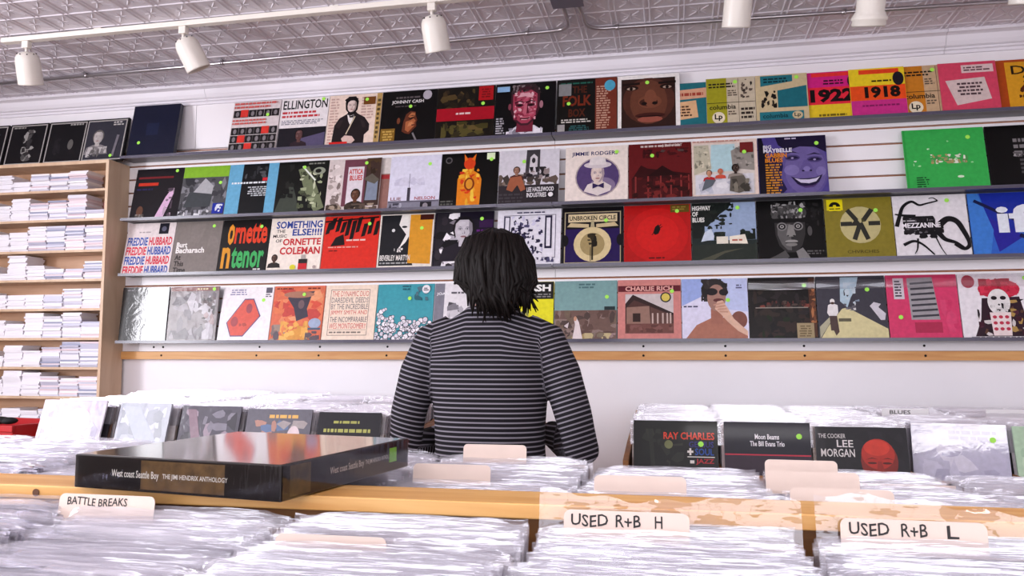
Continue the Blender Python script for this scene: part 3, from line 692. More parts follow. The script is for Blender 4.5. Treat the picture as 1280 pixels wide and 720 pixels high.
def c_smile(a):
    a.r(0, 0, 1, 1, '584c92'); a.p([.06, 1, .16, .55, .2, .25, .3, 0, 0, 0, 0, 1], '171226'); a.e(.64, .45, .37, .54, '675a96'); a.e(.68, .42, .3, .42, '75689f'); a.p([.26, 1, .3, .86, .42, .76, .62, .82, .84, .8, 1, .7, 1, 1], '241c3c')
    a.p([.16, .6, .3, .8, .36, .5, .32, .3, .4, .1, .3, 0, .18, .2], '2c2450')
    for x, y in ((.5, .62), (.82, .58)):
        a.e(x, y + .01, .11, .05, '54487c'); a.p([x - .1, y, x - .04, y + .035, x + .05, y + .035, x + .1, y, x + .03, y - .012, x - .05, y - .012], '2a2244'); a.e(x, y + .005, .02, .015, 'a89cc4')
        a.p([x - .12, y + .08, x, y + .125, x + .11, y + .08, x, y + .1], '241c3c')
    a.e(.48, .42, .11, .09, '867ab0'); a.e(.9, .38, .07, .08, '867ab0'); a.p([.66, .58, .72, .58, .8, .42, .7, .38, .6, .42], '6c5f98'); a.e(.7, .43, .05, .045, '8a7eb4'); a.e(.645, .4, .02, .014, '2a2244'); a.e(.755, .4, .02, .014, '2a2244')
    a.p([.46, .31, .56, .27, .7, .27, .82, .28, .92, .33, .86, .2, .76, .13, .66, .12, .55, .18], '2a2046'); a.p([.51, .28, .6, .255, .72, .25, .82, .265, .88, .295, .82, .215, .72, .185, .6, .2], 'cfc8de'); a.p([.55, .17, .66, .11, .78, .12, .85, .18, .76, .145, .65, .14], '5a4478')
    a.t_('BIG', .08, .8, .2, .86, 'e8e4ee', .02); a.t_('MAYBELLE', .08, .73, .5, .8, 'e8e4ee', .03); a.t_('GABBIN', .1, .64, .42, .72, 'e0902c', .03); a.t_('BLUES', .1, .56, .36, .63, 'e0902c', .03); a.l(.1, .02, .34, .54, 12, 'cf9030'); a.l(.4, .94, .6, .98, 1, 'c8c0d8'); a.s(.86, .86)
def c_green(a):
    a.r(0, 0, .03, 1, '3aa852'); a.n(.32, .42, .78, .58, 46, .028, ['d8dccc', '8a9a70', 'b0a070', 'e8e8dc', '5a9a5c']); a.n(.1, .3, .95, .85, 9, .018, ['a8e0a8', 'e0f0dc']); a.l(.12, .04, .28, .22, 5, '1c5a30'); a.e(.66, .2, .04, .02, 'dcecd4'); a.s(.8, .84)
def c_black(a): a.l(.36, .5, .7, .8, 3, '8a8688'); a.l(.42, .2, .7, .46, 4, '5a585a'); a.n(.34, .48, .7, .56, 8, .04, ['a8a4a6', '6a6668'])

rowB = [
 (-3.04, .302, '211c22', c_neck, 'dark record with two red bars and a pale diagonal shape'),
 (-2.735, .288, '5c5c60', c_silver, 'silvery record with a lime green top band'),
 (-2.447, .3, '74b0d0', c_bluebar, 'light blue record with a wide black centre stripe'),
 (-2.146, .3, '191a18', c_sax, 'black and grey-green record left of the ATTICA BLUES one'),
 (-1.845, .305, 'd8ccca', c_attica, 'record with red ATTICA BLUES lettering on a doorway'),
 (-1.487, .285, 'dcdaea', c_sign, 'pale lavender record with NELSON along the bottom'),
 (-1.2, .31, '0d0b0c', c_flame, 'black record with an orange flame-coloured figure'),
 (-.885, .32, 'd6d2da', c_statue, 'record lettered LEE HAZLEWOOD INDUSTRIES under a monument'),
 (-.533, .32, 'e9ddd6', c_oval, 'cream record with a round purple portrait in a hat'),
 (-.21, .312, '6c1f22', c_house, 'dark red record with the outline of a wooden house'),
 (.104, .316, 'e4d0c6', c_street, 'cream-bordered record with a drawn street scene'),
 (.423, .32, '4a3f86', c_smile, 'purple record with a smiling face and orange print'),
 (1.09, .355, '43b45c', c_green, 'bright green record standing right of the empty slats'),
 (1.45, .315, '0c0b0c', c_black, 'black record right of the bright green record'),
]
for x, w, bc, d, lb in rowB: record(x, w, zrow('B'), YR, bc, d, lb, GB, h=.312)
record(-1.70, .3, zrow('B'), YR + .011, '9a746c', c_sliver, 'brown record mostly hidden behind the pale lavender one', GB, t=.002, h=.31)

def c_fred(a):
    a.r(0, 0, 1, 1, 'e6dcdc'); a.r(.66, .78, .86, .99, '1e1c2a'); a.e(.76, .88, .05, .05, '6a6a7c'); a.l(.25, .8, .5, .84, 1, 'b4a8ac')
    for i in range(4):
        y0 = .56 - i * .185; c1, c2 = ('4a68b4', 'd8485c') if i % 2 == 0 else ('d8485c', '4a68b4')
        a.t_('FREDDIE', .04, y0, .46, y0 + .16, c1, .03); a.t_('HUBBARD', .49, y0, .97, y0 + .16, c2, .03)
def c_burt(a):
    a.r(0, 0, 1, 1, '8a827e'); a.n(.3, .2, .98, .95, 8, .2, ['8d8581', '88807c']); a.t_('Burt', .07, .5, .3, .6, 'f0ecea', .03); a.t_('Bacharach', .07, .39, .68, .5, 'f0ecea', .03)
    a.t_('At', .07, .26, .2, .36, '3a3434', .03); a.t_('This', .07, .14, .28, .24, '3a3434', .03); a.t_('Time', .07, .02, .34, .12, '3a3434', .03); a.s(.82, .9)
def c_tenor(a):
    a.r(0, 0, 1, 1, '171416'); a.t_('o', .13, .52, .27, .92, 'e09a34', .03); a.t_('rnette', .28, .54, .96, .93, 'dc4a2c', .03); a.t_('n', .06, .08, .24, .48, 'd89a34', .03); a.t_('tenor', .27, .08, .94, .48, '4ab068', .03); a.l(.75, .03, .92, .08, 1, 'd8d4d4'); a.s(.82, .86)
def c_else(a):
    a.r(0, 0, 1, 1, 'ece2d8'); a.t_('SOMETHING', .1, .8, .97, .94, '38509c', .03); a.t_('ELSE!!!!', .42, .66, .97, .79, '38509c', .03); a.t_('THE', .12, .72, .28, .78, '3a3434', .015); a.t_('MUSIC', .06, .63, .32, .69, '3a3434', .015); a.t_('OF', .12, .54, .24, .6, '3a3434', .015)
    a.t_('ORNETTE', .26, .48, .97, .61, 'c8343c', .03); a.t_('COLEMAN', .22, .31, .97, .45, 'c8343c', .03); a.f(.14, .24, .13, '5a4238', '332c2c', '1c1616'); a.r(.6, .03, .76, .2, 'cc3038'); a.r(.6, .14, .76, .22, '2c2828'); a.r(.64, .22, .72, .3, 'b8b0ac'); a.e(.5, .07, .055, .05, 'd8d040'); a.e(.9, .07, .03, .03, 'b8a8a4')
def c_rip(a):
    a.r(0, 0, 1, 1, 'd8382a')
    for i, (x, y0, y1) in enumerate(((.02, .66, .9), (.1, .74, .98), (.2, .7, .98), (.29, .68, .9), (.38, .62, .96), (.47, .55, .92), (.57, .68, .98), (.68, .6, .86), (.79, .64, .96), (.9, .62, .9))):
        a.p([x, y0, x + .07, y0 + .02, x + .12, y1, x + .04, y1 - .02], '1a1214')
    a.p([.14, .44, .22, .6, .36, .66, .4, .46], '1c1416'); a.b(0, .9, .98, .96, .03, '1a1214'); a.l(.42, .52, .8, .57, 1, 'e8c8c0'); a.l(.1, .4, .78, .44, 1, 'e0a49a'); a.l(.12, .34, .3, .37, 1, '5a1c18'); a.s(.82, .84)
def c_half(a):
    a.r(0, 0, 1, 1, 'e4dcd4'); a.p([.03, .06, .03, .98, .52, .98, .56, .5, .62, .16, .66, .06], '24252a'); a.p([.4, .98, .52, .98, .56, .6, .5, .48, .38, .36, .5, .62, .36, .8], 'e8e4e0'); a.e(.46, .76, .05, .02, '24252a'); a.e(.26, .7, .03, .03, 'd8d8d8'); a.n(.3, .3, .46, .44, 6, .03, ['e0dcda'])
    a.p([.56, .1, .56, .98, .97, .98, .97, .08], 'd89c34'); a.r(.74, .88, .99, .98, '4a1c16'); a.t_('BEVERLEY MARTYN', .05, .15, .6, .25, 'e6e2de', .02); a.l(.05, .08, .58, .13, 1, 'a8a8a8'); a.s(.78, .73)
def c_collage(a):
    a.r(0, 0, 1, 1, '1c1528'); a.r(.03, .02, .4, .98, '2c2830'); a.n(.02, .02, .42, .98, 40, .09, ['e2dee4', 'b8b2bc', '3a343c', 'f0ecf0', '17141a', '8a848c']); a.f(.5, .66, .42, 'c8c2ca', '2a2430', '1a161c'); a.r(.76, .7, .99, .84, '3c1c4c'); a.l(.72, .55, .98, .68, 2, '6a2c7c'); a.s(.8, .86)
def c_draw(a):
    a.r(0, 0, 1, 1, 'e2dfe8'); a.r(.1, .14, .92, .9, '4a4664'); a.r(.11, .15, .91, .89, 'e2dfe8'); a.n(.22, .2, .72, .88, 120, .035, ['3a3654', '2a2644', 'cfcbe0', '5a5678', 'e2dfe8']); a.r(.11, .4, .2, .88, '3a3654'); a.r(.125, .42, .185, .86, 'e2dfe8'); a.r(.75, .3, .86, .88, '2a2644'); a.r(.775, .34, .835, .84, 'e2dfe8'); a.n(.1, .06, .92, .2, 30, .04, ['5a5678', 'e2dfe8', '3a3654']); a.l(.25, .92, .8, .96, 1, '4a4664', 'C')
def c_circle(a):
    a.r(0, 0, 1, 1, '120d14'); a.r(.04, .03, .96, .92, 'b4a888'); a.r(.055, .045, .945, .905, '2c1858'); a.r(.06, .62, .94, .9, '17111a'); a.r(.1, .74, .9, .88, 'd8c8a4'); a.t_('UNBROKEN CIRCLE', .12, .77, .88, .85, '2a1c18', .02)
    a.p([.08, .66, .14, .73, .44, .7, .44, .64], 'cbb994'); a.p([.92, .66, .86, .73, .56, .7, .56, .64], 'cbb994'); a.p([.46, .6, .48, .76, .52, .76, .54, .6], 'b4a888'); a.e(.05, .42, .06, .1, '120d14'); a.e(.95, .42, .06, .1, '120d14')
    a.e(.5, .35, .305, .3, 'd8c69c'); a.e(.5, .35, .2, .2, 'a8966c'); a.b(.5, .08, .5, .5, .03, '2a2418'); a.b(.47, .06, .47, .3, .012, '4a4230'); a.n(.42, .3, .58, .54, 12, .05, ['241e14', '3a3220']); a.s(.72, .76)
def c_red(a):
    a.r(0, 0, 1, 1, 'b41c1c'); a.e(.5, .48, .46, .46, 'c42020'); a.e(.5, .5, .32, .32, 'd02624'); a.r(.7, .86, .98, .99, '6a5420'); a.l(.73, .89, .95, .97, 2, '9a8440'); a.p([.44, .52, .47, .62, .52, .66, .55, .58, .52, .5, .47, .48], '1c0c0c'); a.b(.42, .48, .56, .66, .012, '1c0c0c'); a.b(.54, .6, .58, .62, .012, '1c0c0c'); a.l(.36, .07, .62, .11, 1, '5a1010', 'C'); a.s(.8, .88)
def c_high(a):
    a.r(0, 0, 1, 1, '2c3634'); a.r(.2, .36, 1, 1, '9fb0cc'); a.p([0, .4, 0, 1, .62, 1, .58, .9, .44, .8, .34, .68, .2, .6, .14, .4], '1e2422'); a.n(.1, .55, .66, .98, 44, .045, ['1a201e', '28302a', '1e2624']); a.p([.14, .34, .2, .5, .3, .56, .36, .38], 'cdd6e4'); a.n(.34, .36, .52, .5, 10, .05, ['202a24', '2c3630']); a.n(.74, .36, .98, .54, 16, .06, ['1c2620', '26322a'])
    a.r(.38, .3, .56, .42, 'e4ded0'); a.p([.58, .3, .86, .29, .82, .45, .58, .42], 'ece4d4'); a.l(.62, .33, .8, .38, 1, 'b86a58'); a.p([0, 0, 0, .28, .4, .3, 1, .28, 1, 0], '333a34'); a.p([.1, .03, .5, .18, .8, .22, .5, .14, .3, .02], '5a5a4c'); a.r(0, 0, 1, .03, '8a8e88')
    a.t_('HIGHWAY', .01, .87, .3, .95, 'eceae6', .03); a.t_('OF', .01, .77, .1, .85, 'eceae6', .03); a.t_('BLUES', .01, .67, .2, .75, 'eceae6', .03); a.s(.72, .9)
def c_eyes(a):
    a.n(.62, .55, .98, .95, 22, .05, ['232223', '302f30', '1a191a']); a.p([.26, .64, .27, .42, .32, .24, .42, .13, .56, .13, .66, .24, .71, .42, .72, .64], '3c3b3b'); a.p([.3, .6, .3, .42, .36, .26, .44, .17, .5, .16, .5, .6], '6a6868'); a.e(.48, .78, .27, .15, '4c4b4b')
    a.n(.22, .68, .74, .97, 70, .035, ['8a8888', '5a5858', '2c2c2c', 'a8a6a6', '454444']); a.r(.2, .62, .8, .69, '151415')
    for x in (.37, .61):
        a.e(x, .555, .075, .07, '8a8888'); a.e(x, .555, .055, .05, '201f20'); a.e(x, .555, .03, .028, 'b0aeac'); a.e(x, .555, .014, .014, '0c0c0c')
    a.p([.47, .58, .43, .41, .46, .385, .53, .385, .57, .41, .53, .58], '908e8c'); a.e(.455, .4, .014, .01, '141414'); a.e(.54, .4, .014, .01, '141414'); a.e(.5, .305, .095, .028, 'a09e9c'); a.e(.5, .255, .085, .03, '8a8886'); a.b(.41, .285, .59, .285, .012, '1c1b1c')
    a.p([.1, 0, .3, .1, .4, .16, .46, .06, .4, 0], '5c5a5a'); a.p([.56, .14, .66, .2, .74, .08, .78, 0, .6, 0], '8a8888'); a.e(.78, .47, .035, .08, '5a5858'); a.l(.72, .08, .98, .16, 2, '6a6868'); a.s(.66, .82)
def c_emblem(a):
    a.r(0, 0, 1, 1, '8f8334'); a.r(.04, .8, .28, .98, 'e6d81c'); a.e(.16, .86, .085, .08, '1c1a14'); a.r(.07, .79, .25, .86, 'e6d81c'); a.e(.16, .87, .025, .022, 'e6d81c'); a.l(.07, .81, .25, .84, 1, '3a3410', 'C')
    a.e(.52, .55, .3, .3, 'c3b98a'); 
    for x0, y0, x1, y1 in ((.23, .57, .4, .57), (.64, .57, .81, .57), (.34, .8, .47, .62), (.7, .8, .57, .62), (.52, .58, .42, .31), (.52, .58, .62, .31)): a.b(x0, y0, x1, y1, .07, '3a3a34')
    a.p([.36, .535, .47, .66, .52, .57, .5, .535], '3a3a34'); a.p([.54, .66, .6, .6, .54, .59], '5a5434')
    a.t_('CHVRCHES', .3, .09, .76, .14, '5a5222', .01); a.s(.76, .78)
def c_mezz(a):
    a.r(0, 0, 1, 1, 'e6e2e6'); a.n(.12, .36, .56, .66, 60, .07, ['17151a', '1f1c22', '2a272c', '100f12']); a.n(.3, .3, .66, .5, 24, .06, ['17151a', '1f1c22'])
    a.w_([.03, .5, .08, .66, .14, .82, .26, .9, .36, .84, .46, .86, .62, .9], .06, .02, '17151a'); a.w_([.62, .9, .56, .95, .5, .94], .02, .01, '17151a'); a.w_([.02, .7, .12, .68, .3, .66], .02, .05, '17151a')
    a.w_([.6, .5, .72, .6, .84, .56, .92, .4, .98, .2, .9, .12, .78, .2], .1, .04, '1b181d'); a.w_([.58, .4, .66, .28, .8, .22, .92, .12], .08, .03, '17151a'); a.w_([.1, .2, .24, .26, .36, .2, .5, .04], .05, .02, '17151a'); a.w_([.3, .3, .28, .14, .24, .06], .03, .01, '17151a'); a.w_([.54, .32, .6, .14, .66, .02], .02, .008, '17151a')
    a.n(.14, .38, .56, .62, 26, .018, ['6a666c', '8a868c', '4a464c']); a.t_('MEZZANINE', .1, .47, .62, .55, 'f0ecf0', .03); a.l(.1, .57, .3, .6, 1, 'c8c4c8'); a.s(.74, .9)
def c_if(a):
    a.r(0, 0, 1, 1, '3c6ec8'); a.p([.16, 1, .34, .1, .75, .6, 1, .5, 1, 1], '2438a4'); a.p([.34, .06, .24, .62, .7, .3], '3430a0'); a.p([0, 0, 0, 1, .14, 1, .3, .4, .22, 0], '4a86d4'); a.b(.08, .88, .7, .5, .05, '1c2050'); a.t_('if', .36, .36, .86, .8, 'e8ecf4', .03); a.b(.64, .32, .96, .14, .06, '1c2050'); a.s(.84, .82)

rowC = [
 (-3.082, .306, 'e6dcdc', c_fred, 'white record with FREDDIE HUBBARD repeated in red and blue'),
 (-2.772, .29, '8a827e', c_burt, 'plain grey-brown record lettered Burt Bacharach At This Time'),
 (-2.478, .29, '171416', c_tenor, 'black record with tall orange, red and green letters'),
 (-2.182, .315, 'ece2d8', c_else, 'white record lettered SOMETHING ELSE in blue'),
 (-1.862, .316, 'd8382a', c_rip, 'bright red record with torn black lettering along the top'),
 (-1.543, .304, 'e4dcd4', c_half, 'record split into a black face and a mustard panel'),
 (-1.234, .32, '1c1528', c_collage, 'purple-black record with a photo collage, left of the head'),
 (-.893, .335, 'e2dfe8', c_draw, 'white record with a dense ink drawing, right of the head'),
 (-.552, .312, '120d14', c_circle, 'purple record lettered UNBROKEN CIRCLE around a cream disc'),
 (-.237, .33, 'b41c1c', c_red, 'plain red record with a small black mark at the centre'),
 (.098, .308, '2c3634', c_high, 'record lettered HIGHWAY OF BLUES with a roadside view'),
 (.41, .31, '0d0c0d', c_eyes, 'black record with a grey face and ringed eyes'),
 (.724, .305, '8f8334', c_emblem, 'mustard record with a pale round emblem of dark bars'),
 (1.033, .322, 'e6e2e6', c_mezz, 'white record lettered MEZZANINE over a black blotch'),
 (1.362, .315, '3c6ec8', c_if, 'blue record lettered if at the right end of its ledge'),
]
for x, w, bc, d, lb in rowC: record(x, w, zrow('C'), YR, bc, d, lb, GC, h=.311)

def c_glare(a): a.l(.1, .93, .3, .96, 1, '8a8890'); a.n(.1, .05, .9, .85, 12, .1, ['17171c', '1e1e24'])
def c_mist(a):
    a.r(0, 0, 1, 1, '8d8688'); a.r(0, .92, 1, 1, '8a5a54'); a.n(.05, .05, .95, .9, 26, .14, ['9a949a', '7c767c', 'b8b4ba', '686268']); a.n(.65, .3, .95, .85, 20, .06, ['4c4648', '6a5c5c', 'a89494']); a.l(.55, .93, .85, .98, 1, 'd8c8a0'); a.s(.9, .95)
def c_hex(a):
    a.r(0, 0, 1, 1, 'f0ebee'); a.p([.14, .34, .45, .78, .63, .78, .8, .46, .5, .09, .25, .09], '6c6288'); a.p([.16, .345, .46, .76, .62, .76, .775, .46, .49, .11, .26, .11], 'dc6a5c'); a.e(.3, .36, .07, .09, 'b05c60'); a.e(.56, .6, .06, .09, 'a85c64'); a.n(.4, .26, .55, .34, 5, .04, ['b85a50'])
    a.l(.12, .84, .5, .96, 3, '9a94b4', 'C'); a.r(.85, .88, .97, .98, '6a6674'); a.l(.85, .8, .97, .87, 2, '6a6674'); a.s(.82, .75)
def c_magma(a):
    a.r(0, 0, 1, 1, 'dc7a5c'); a.n(.02, .3, .98, .95, 36, .13, ['d8604c', 'e4946c', 'e0845c', 'c8544c', 'e8a47c']); a.p([.28, .78, .4, .88, .8, .9, .74, .8, .68, .58, .72, .44, .5, .36, .42, .6], '4c4654'); a.e(.5, .84, .3, .06, 'b0806c'); a.e(.56, .66, .06, .08, '7a6468'); a.n(.02, .02, .3, .3, 14, .08, ['8a7a78', 'a89488', '6a6068']); a.n(.2, .02, .75, .36, 26, .09, ['e8b060', 'dca050', 'e4905c', 'f0c070']); a.e(.86, .32, .12, .09, 'a8b4cc'); a.r(.74, .2, .98, .24, '5a6a80'); a.n(.7, .02, .98, .18, 10, .06, ['6a5c64', '8a7a70']); a.l(.05, .93, .4, .97, 1, '7c2c24'); a.l(.66, .93, .98, .97, 1, '7c2c24'); a.s(.6, .84)
def c_deeds(a):
    a.r(0, 0, 1, 1, 'efdccb'); a.r(.1, .1, .86, .92, '8a746c'); a.r(.11, .11, .85, .91, 'efdccb')
    for i, (tx, c) in enumerate((('THE DYNAMIC DUO', 'cc6058'), ('DAREDEVIL DEEDS', '6c646c'), ('BY THE INCREDIBLE', '6c646c'), ('JIMMY SMITH AND', 'd0524c'), ('THE INCOMPARABLE', '6c646c'), ('WES MONTGOMERY', 'd0605c'))):
        y0 = .795 - i * .115; a.t_(tx, .13, y0, .84, y0 + .095, c, .0)
    a.b(.12, .2, .84, .2, .006, '8a746c'); a.l(.14, .13, .8, .18, 1, '8a7c74')
def c_tealdoo(a):
    a.r(0, 0, 1, 1, '4aa3b0'); q = a.rnd
    for i in range(150):
        x = q.uniform(0, 1); top = .62 - .5 * x if x < .5 else .3 + .14 * (x - .5)
        y = q.uniform(0, top + .02) + (.14 if .14 < x < .24 and q.random() < .15 else 0); r_ = q.uniform(.025, .055)
        a.k += .1; n = 9; a.poly([(x + r_ * math.cos(6.283 * k / n), y + r_ * math.sin(6.283 * k / n)) for k in range(n)], '4a4854', False); a.k += .1
        a.poly([(x + r_ * .8 * math.cos(6.283 * k / n), y + r_ * .8 * math.sin(6.283 * k / n)) for k in range(n)], q.choice(['f0ecf2', 'e4e0e6', 'dcd8e2']), False)
    a.n(.01, .02, .98, .26, 40, .015, ['5a5864', '3a3844'])
    a.l(.42, .88, .6, .98, 2, '2c6a78', 'C'); a.n(.66, .7, .94, .96, 14, .05, ['38707c', '5a7c88']); a.e(.86, .9, .07, .075, 'e8e6ea'); a.l(.81, .87, .91, .93, 2, '4a4854', 'C'); a.s(.58, .74)
def c_joan(a): a.r(0, 0, .18, 1, '8a8894'); a.r(.18, 0, 1, 1, 'e6e2e6'); a.t_('JOAN', .04, .78, .26, .84, 'f0eef2', .02); a.n(.24, .1, .95, .7, 30, .1, ['b8b4bc', '8a868e', 'd0ccd2', '5a565e']); a.l(.3, .8, .6, .86, 1, '6a666e')
def c_ash(a): a.r(0, 0, 1, .7, 'e6e02c'); a.r(0, .7, 1, 1, '1a1818'); a.t_('CASH', .42, .83, .95, .95, 'f2f0ee', .04); a.l(.6, .72, .95, .8, 2, '8a8888', 'R'); a.n(.1, .1, .6, .6, 14, .1, ['8a8c50', 'c8c060', '5a5c50'])
def c_field(a):
    a.r(0, .5, 1, 1, '86a8a8'); a.r(0, 0, 1, .5, '7a625a'); a.n(0, .05, 1, .5, 50, .07, ['8a726a', '6a524c', '7c6a5c', '94807a', '5c4c48']); a.n(0, 0, .98, .12, 26, .05, ['b09a70', '8a7c6c', 'a48c8c', 'c8b890']); a.p([.3, .03, .34, .26, .32, .34, .36, .38, .4, .3, .46, .02], 'e4d8d8'); a.e(.34, .36, .025, .04, 'c89a80'); a.p([.16, .24, .24, .3, .22, .2], 'd8ccd0'); a.l(.36, .86, .68, .96, 2, '5c7c80', 'C'); a.r(.8, .5, .97, .56, '2c3c3e'); a.s(.84, .72)
def c_depot(a):
    a.r(0, 0, 1, 1, 'd28e88'); a.r(.0, .8, 1, .9, '6c2430'); a.t_('CHARLIE RICH', .12, .81, .88, .89, 'e4b0a8', .03); a.r(.12, .11, .88, .76, 'cfc4c4'); a.p([.12, .26, .12, .6, .24, .75, .88, .42, .88, .26], '5a3c38'); a.p([.14, .26, .14, .54, .5, .56, .52, .26], '9c7c70'); a.p([.52, .26, .52, .54, .86, .4, .86, .28], '6a4c46'); a.r(.24, .3, .36, .44, '3a2420'); a.p([.12, .58, .24, .75, .88, .44, .88, .4, .26, .66, .12, .52], '3c2a2a')
    for x in (.54, .62, .7, .77, .82): a.r(x, .27, x + .025, .44, 'c8b4ac')
    a.r(.12, .11, .88, .27, '7c524c'); a.n(.13, .12, .87, .25, 16, .06, ['8a605a', '6a443e']); a.e(.76, .7, .085, .085, '2a2c34'); a.e(.76, .7, .065, .065, 'd8c464'); a.s(.86, .8)
def c_beach(a):
    a.r(0, 0, 1, 1, 'dfdcf0'); a.p([0, .55, 0, 1, .6, 1, .3, .7], 'a4b4e4'); a.p([.6, .5, .6, 1, 1, 1, 1, .45], 'c4ccec'); a.e(.86, .32, .12, .14, '8a5a50'); a.p([.04, 0, .22, .24, .46, .36, .74, .36, .98, .1, .98, 0], 'b07a68'); a.r(.44, .26, .62, .5, 'a87464'); a.e(.5, .8, .2, .2, '3a3434'); a.n(.3, .62, .7, .99, 24, .06, ['3a3434', '4c4444', '2c2828']); a.e(.53, .68, .14, .22, 'a88478'); a.e(.46, .78, .09, .06, '2a2428'); a.e(.64, .77, .07, .055, '2a2428'); a.e(.56, .64, .08, .03, '6a3c3c')
    a.p([.5, .5, .54, .62, .62, .64, .7, .5, .78, .34, .98, .14, .98, .06, .84, .14, .68, .3, .6, .4], 'dcb8a4')
    for i in range(4): a.b(.48 + i * .03, .56 - i * .035, .64 + i * .02, .6 - i * .05, .025, 'c89c8a')
    a.l(.03, .52, .3, .56, 1, '4a4a6c'); a.l(.82, .82, .92, .9, 2, '6a6a8c', 'C'); a.s(.7, .64)
def c_dark(a):
    a.r(0, 0, 1, 1, '231f1f'); a.n(.05, .3, .9, .9, 40, .09, ['2c2826', '1a1716', '3a302a', '302a2c']); a.n(.1, .5, .9, .62, 30, .03, ['6a3a34', '5a4a44', '8a4c40', '4a302c']); a.r(.1, .5, .88, .515, '9a948c'); a.n(.05, .03, .9, .4, 26, .08, ['22301e', '2a2624', '1c1a1e', '3a2c28']); a.r(.9, .04, 1, .98, '5a3a2c'); a.n(.91, .2, 1, .8, 10, .04, ['b07850', '7a4c34']); a.r(.7, .01, .95, .26, 'a89878'); a.l(.73, .04, .92, .23, 5, '7c6c50', 'C'); a.s(.84, .86)
def c_road(a):
    a.r(0, 0, 1, 1, '4a4852'); a.p([.34, .6, .36, .98, .62, .98, .58, .8, .5, .66, .44, .5], 'b8ccd8'); a.n(.4, .56, .62, .9, 18, .04, ['4a4852', '8a98a8', 'c8d4dc']); a.p([.02, 0, .14, .2, .36, .48, .44, .5, .6, .4, 1, .16, 1, 0], 'd9d0a4'); a.p([.02, .02, .02, .2, .2, .38, .2, .3], 'b8b49c'); a.r(.3, .28, .48, .33, '6a6654'); a.p([.14, .42, .16, .54, .22, .57, .3, .54, .3, .42, .27, .36, .17, .36], 'e8e4e4'); a.p([.18, .14, .17, .37, .28, .37, .3, .12, .25, .06, .22, .14], '5c4c48'); a.e(.225, .6, .035, .04, 'e8e4e2'); a.e(.225, .57, .03, .02, '5a4438')
    a.p([.76, .52, .82, .58, .92, .55, .88, .5, .98, .4, .96, .3, .9, .3], 'd4d0d8'); a.n(.38, .45, .56, .56, 8, .03, ['8a8890', 'd8d8d8', '6a6870']); a.s(.74, .78)
def c_barpink(a):
    a.r(0, 0, 1, 1, 'd84a76'); a.p([.32, .3, .3, .95, .66, .96, .72, .3], 'a8a4a8'); a.p([.36, .1, .36, .26, .74, .26, .74, .1], 'b43a5c')
    for i in range(7): a.b(.34, .86 - i * .085, .66 + i * .008, .88 - i * .085, .032, '4a4850')
    a.r(.1, .62, .25, .95, 'd8d0d8'); a.l(.12, .65, .23, .92, 6, '4a4450'); a.n(.74, .1, .98, .6, 6, .1, ['dc547e', 'd44472']); a.s(.17, .34)
def c_rose(a):
    a.r(0, 0, 1, 1, 'ece7ec'); a.e(.14, .88, .09, .1, 'b4485c'); a.p([.16, .04, .26, .3, .3, .62, .8, .64, .86, .3, .96, .04], '3a2230'); a.n(.22, .05, .9, .6, 46, .05, ['5a2c40', '2a1a24', '6a4a3c', 'b8985c', 'd8d0d0', '4a1c30']); a.e(.54, .76, .28, .15, 'c4304c'); a.n(.28, .66, .8, .92, 26, .07, ['d8405c', 'b02840', 'cc3854']); a.e(.52, .56, .15, .2, 'e8e4e4'); a.n(.38, .38, .66, .54, 18, .03, ['d8d4d4', '2a2228']); a.e(.46, .62, .04, .03, '2a2228'); a.e(.58, .62, .04, .03, '2a2228'); a.p([.4, .05, .38, .4, .66, .4, .64, .05], 'ecdcdc')
    for i in range(3):
        for j in range(3): a.e(.44 + i * .08, .33 - j * .09, .028, .025, 'c04058')
    a.l(.1, .01, .95, .04, 1, '8a848a'); a.s(.9, .92)

rowD = [
 (-3.078, .296, '121216', c_glare, 'black shrink-wrapped record with a strong white glare', 5.5),
 (-2.776, .30, '8d8688', c_mist, 'grey misty record with a brownish top edge', 6.5),
 (-2.465, .306, 'f0ebee', c_hex, 'white record with a slanted red hexagon', 12),
 (-2.155, .3, 'dc7a5c', c_magma, 'orange illustrated record with a dark cloaked shape', 12),
 (-1.85, .296, 'efdccb', c_deeds, 'cream record filled with lines of narrow capitals', 12),
 (-1.55, .313, '4aa3b0', c_tealdoo, 'teal record with a heap of white doodles', 12),
 (-1.234, .306, 'e6e2e6', c_joan, 'grey and white record at the left shoulder of the person', 12),
 (-.914, .316, 'e6e02c', c_ash, 'yellow record with black top band beside the hair', 12),
 (-.593, .317, '86a8a8', c_field, 'record with pale teal sky over a brown field', 12),
 (-.272, .311, 'd28e88', c_depot, 'dusty pink record framing a wooden depot', 12),
 (.042, .316, 'dfdcf0', c_beach, 'pale blue record of a bare-shouldered figure in sunglasses', 12),
 (.361, .31, '231f1f', c_dark, 'dark shrink-wrapped record with a tan label in the corner', 12),
 (.675, .31, '4a4852', c_road, 'grey record with a pale road and white-shirted walker', 12),
 (.99, .308, 'd84a76', c_barpink, 'hot pink record with a grey striped block', 12),
 (1.302, .315, 'ece7ec', c_rose, 'white record with a red-topped drawn figure at the right end', 12),
]
for n, (x, w, bc, d, lb, ln) in enumerate(rowD): record(x, w, zrow('D'), YR, bc, d, lb, GD, lean=ln, h=.312, wrap={0: 1, 1: 2}.get(n, 0), film=n >= 11)

